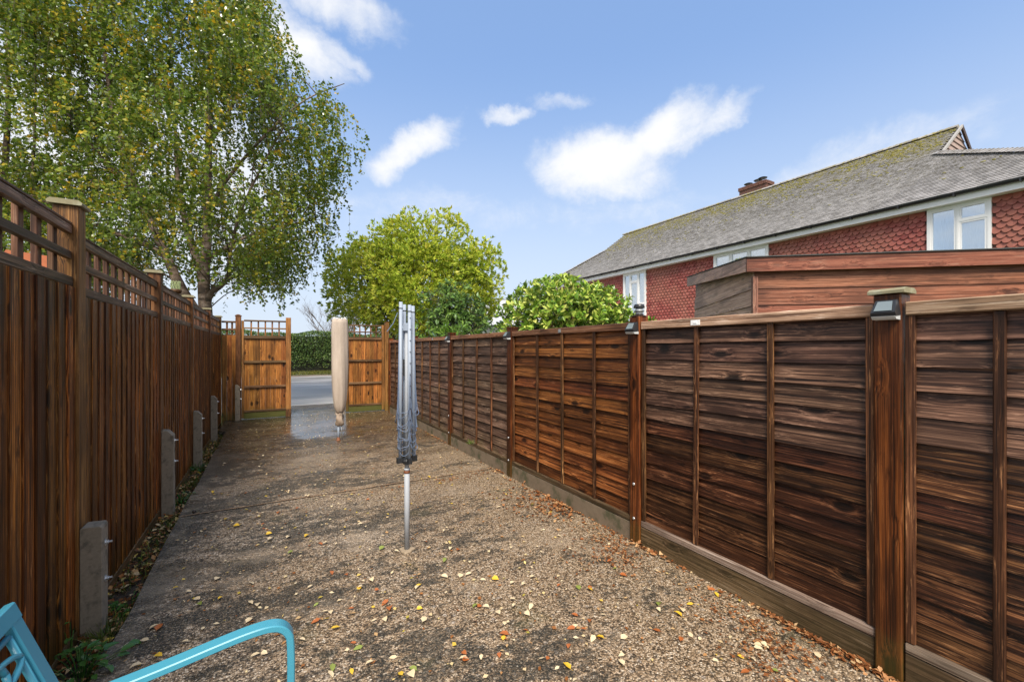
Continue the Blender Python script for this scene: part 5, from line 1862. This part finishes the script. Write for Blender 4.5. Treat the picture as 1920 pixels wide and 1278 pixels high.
def weed(name, label, cat, x, y, z, n, leaf, hgt, rad, seed, mat='weed_leaf', wr=(.5, .65)):
    R2 = random.Random(seed)
    g = np.random.default_rng(seed)
    root = thing(name, label, cat, (x, y, z))
    sm = MB()
    parts = []
    for k in range(n):
        a = R2.uniform(0, 6.28)
        r = rad * R2.random() ** .6
        p = Vector((r * math.cos(a), r * math.sin(a), hgt * R2.random() ** .8 * (1 - .5 * r / rad) + .01))
        sm.tube([(p.x * .25, p.y * .25, -.01), (p.x * .6, p.y * .6, p.z * .7), tuple(p)], .0018, 4, cap=False)
        L = R2.uniform(*leaf)
        d = np.array([[math.cos(a) + R2.uniform(-.5, .5), math.sin(a) + R2.uniform(-.5, .5), R2.uniform(-.5, .25)]])
        parts.append(leaves_np(np.array([p[:]]), d, np.array([[R2.uniform(-.4, .4), R2.uniform(-.4, .4), 1.]]), np.array([L]), np.array([L * R2.uniform(*wr)]), .16, 'ell'))
    sm.build('stem', M[mat], root)
    if n <= 60 and leaf[1] > .055:
        for V, F in parts:
            obj('leaf', np_mesh('leaf', V, F), M[mat], root)
    else:
        V, F = join_np(parts)
        obj('foliage', np_mesh('foliage', V, F), M[mat], root)
    return root


weed('ground_ivy', 'glossy dark green leafy plant growing at the foot of the nearest concrete spur', 'plant', -.76, 2.70, -.06, 60, (.038, .062), .15, .17, 4)
weed('ground_ivy', 'few green leaves climbing the boards behind the nearest concrete spur', 'plant', -.86, 2.93, -.06, 9, (.05, .075), .22, .07, 6)
weed('weed_plant', 'bright green weed between the second concrete spur and the slab edge', 'plant', -.78, 5.35, -.09, 70, (.03, .05), .16, .14, 7, wr=(.3, .45))
weed('weed_plant', 'green weed clump in the leaf litter beside the third concrete spur', 'plant', -.80, 6.72, -.1, 70, (.03, .055), .14, .14, 9, wr=(.3, .45))
weed('weed_plant', 'small round-leaved weed just beyond the nearest concrete spur', 'plant', -.72, 3.32, -.06, 16, (.04, .058), .07, .10, 10)


def tuft(label, x, y, z, n, h, rad, seed, mat='grass_blade'):
    g = np.random.default_rng(seed)
    a, r = g.uniform(0, 6.28, n), rad * g.random(n) ** .6
    C = np.stack([r * np.cos(a), r * np.sin(a), np.full(n, -.01)], 1)
    Aa = np.stack([np.cos(a) * .6 + g.normal(0, .4, n), np.sin(a) * .6 + g.normal(0, .4, n), np.ones(n)], 1)
    V, F = leaves_np(C, Aa, g.normal(size=(n, 3)), h * g.uniform(.5, 1.1, n), g.uniform(.003, .006, n), .1)
    o = obj('grass_tuft', np_mesh('grass_tuft', V, F), M[mat], None, (x, y, z))
    return tag(o, label, 'grass tuft', 'grass tufts')


tuft('pale grass tuft hugging the foot of the nearest concrete spur', -.745, 3.02, -.055, 150, .13, .08, 1)
tuft('tiny green grass tuft sprouting from the base of the right fence beyond the russet panel', 2.405, 5.32, .19, 40, .09, .06, 2, 'lime_leaf')
tuft('low grass tuft in the leaf litter between second and third concrete spurs', -.74, 6.1, -.1, 120, .12, .12, 3)
tuft('grass tuft at the slab edge near the fourth concrete spur', -.80, 7.7, -.1, 120, .14, .12, 5)

# leaf litter in the strip
nl = 3600
y = g.uniform(1.6, 10.5, nl)
x = g.uniform(-.93, -.665, nl)
z = np.array([soil_z(v) for v in y]) + g.uniform(-.005, .045, nl) * np.clip((-.66 - x) / .2 + .2, .2, 1)
C = np.stack([x, y, z], 1)
V, F = leaves_np(C, np.stack([g.normal(0, 1, nl), g.normal(0, 1, nl), g.normal(0, .25, nl)], 1), np.stack([g.normal(0, .35, nl), g.normal(0, .35, nl), np.ones(nl)], 1), g.uniform(.022, .058, nl), g.uniform(.014, .034, nl), .2)
tag(obj('leaf_litter', np_mesh('leaf_litter', V, F), M['litter']), 'mixed brown and yellow leaf litter along the foot of the left fence', kind='stuff')
ng = 2600
y = g.uniform(2.2, 10.4, ng)
x = -.78 + g.normal(0, .07, ng)
C = np.stack([x, y, np.array([soil_z(v) for v in y]) - .005], 1)
sel = np.array([mnoise.noise((0, v * 1.7, 3)) > -.05 for v in y])
C = C[sel]; n = len(C)
V, F = leaves_np(C, np.stack([g.normal(0, .6, n), g.normal(0, .6, n), np.ones(n)], 1), g.normal(size=(n, 3)), g.uniform(.03, .10, n), g.uniform(.003, .008, n), .1)
tag(obj('strip_grass', np_mesh('strip_grass', V, F), M['grass_blade']), 'thin grass and moss among the litter of the left strip', kind='stuff')

# brown crumbs drifted on the right side of the drive
parts = []
for (px, py, sx_, sy_, n, big) in ((1010, 943, .16, .24, 260, 1), (1050, 952, .10, .14, 160, 1), (1150, 1015, .09, .20, 240, 0), (1160, 1045, .10, .12, 200, 0), (1450, 1205, .05, .12, 220, 0), (1520, 1190, .04, .16, 240, 0), (1560, 1205, .03, .12, 120, 0),
                                   (1350, 1140, .10, .14, 90, 0), (1440, 1255, .06, .10, 150, 0), (1110, 1045, .14, .10, 70, 0), (1640, 1262, .03, .1, 90, 1), (1235, 1020, .03, .16, 60, 1), (830, 818, .25, .3, 200, 0), (900, 890, .5, .05, 260, 0)):
    cx, cy = ground_pt(px, py)
    x = np.clip(cx + g.normal(0, sx_, n), -.6, 2.40)
    y = cy + g.normal(0, sy_, n)
    L = g.uniform(.012, .030, n) if not big else g.uniform(.02, .05, n)
    C = np.stack([x, y, .008 + g.uniform(0, .012, n)], 1)
    parts.append(leaves_np(C, np.stack([g.normal(0, 1, n), g.normal(0, 1, n), g.normal(0, .2, n)], 1), np.stack([g.normal(0, .3, n), g.normal(0, .3, n), np.ones(n)], 1), L, L * g.uniform(.4, .8, n), .15))
n = 170   # along the foot of the right fence
y = g.uniform(.4, 10, n)
C = np.stack([2.405 - np.abs(g.normal(0, .03, n)), y, .008 + g.uniform(0, .01, n)], 1)
L = g.uniform(.012, .04, n)
parts.append(leaves_np(C, np.stack([g.normal(0, 1, n), g.normal(0, 1, n), g.normal(0, .2, n)], 1), np.stack([g.normal(0, .3, n), g.normal(0, .3, n), np.ones(n)], 1), L, L * .6, .15))
V, F = join_np(parts)
tag(obj('leaf_crumbs', np_mesh('leaf_crumbs', V, F), M['crumbs']), 'drifts of rusty brown leaf crumbs along the right side of the drive', kind='stuff')
# small scattered fragments over the whole drive
n = 2600
x, y = g.uniform(-.6, 2.4, n), g.uniform(1.0, 11.5, n)
C = np.stack([x, y, np.full(n, .009)], 1)
L = g.uniform(.010, .034, n)
V, F = leaves_np(C, np.stack([g.normal(0, 1, n), g.normal(0, 1, n), g.normal(0, .08, n)], 1), np.stack([g.normal(0, .2, n), g.normal(0, .2, n), np.ones(n)], 1), L, L * g.uniform(.45, .8, n), .12)
tag(obj('leaf_fragments', np_mesh('leaf_fragments', V, F), M['fragments']), 'small leaf fragments scattered over the concrete', kind='stuff')

# larger fallen leaves as single things
leaf_me = []
for k in range(5):
    L = 1.0
    V, F = leaves_np(np.array([[0, -.5, 0.]]), np.array([[0, 1., .04 * (k - 2)]]), np.array([[.1 * (k - 2), 0, 1.]]), np.array([L]), np.array([.52 + .07 * k]), .06 + .035 * k, 'ell')
    st = MB(); st.tube([(0, -.5, .0), (.04, -.62, .01), (.07, -.75, .02)], .012, 4)
    V2 = np.array(st.v); F2 = []
    for f in st.f:
        for q in range(1, len(f) - 1):
            F2.append((f[0], f[q], f[q + 1]))
    V, F = join_np([(V, F), (V2, np.array(F2))])
    leaf_me.append(np_mesh('fallen_leaf', V, F))
groups = {'fall_cream': ('small pale cream fallen leaf lying on the concrete drive', 'cream fallen leaves on the drive', 96),
          'fall_yellow': ('small bright yellow fallen leaf lying on the concrete drive', 'yellow fallen leaves on the drive', 30),
          'fall_rust': ('small rusty orange fallen leaf lying on the concrete drive', 'orange fallen leaves on the drive', 46),
          'fall_green': ('small green fallen leaf lying on the concrete drive', 'green fallen leaves on the drive', 14)}
for key, (lab, grp, cnt) in groups.items():
    for k in range(cnt):
        while True:
            px, py = rnd.uniform(150, 1600), 870 + 400 * rnd.random() ** 1.1
            gx, gy = ground_pt(px, py)
            if -.62 < gx < 2.36 and gy > 1.0 and not (abs(gx + .22) < .34 and gy < 1.62):
                break
        o = obj_m('fallen_leaf', leaf_me[rnd.randrange(5)], None, (gx, gy, .011 + rnd.uniform(0, .004)), M[key])
        s = rnd.uniform(.028, .052)
        o.scale = (s, s, s)
        o.rotation_euler = (rnd.uniform(-.2, .2), rnd.uniform(-.2, .2), rnd.uniform(0, 6.28))
        tag(o, lab, 'leaf', grp)
m_ = MB(); m_.lathe([(.004, 0), (.013, .004), (.016, .012), (.012, .021), (.004, .025)], 12, lambda a, z: 1 + .1 * math.sin(4 * a))
qx, qy = ground_pt(364, 962)
tag(m_.build('seed_pod', plain('dark husk', (.02, .013, .01), .6), None, (qx, qy, .004), smooth=True), 'dark brown round seed pod near the left edge of the drive', 'seed pod')
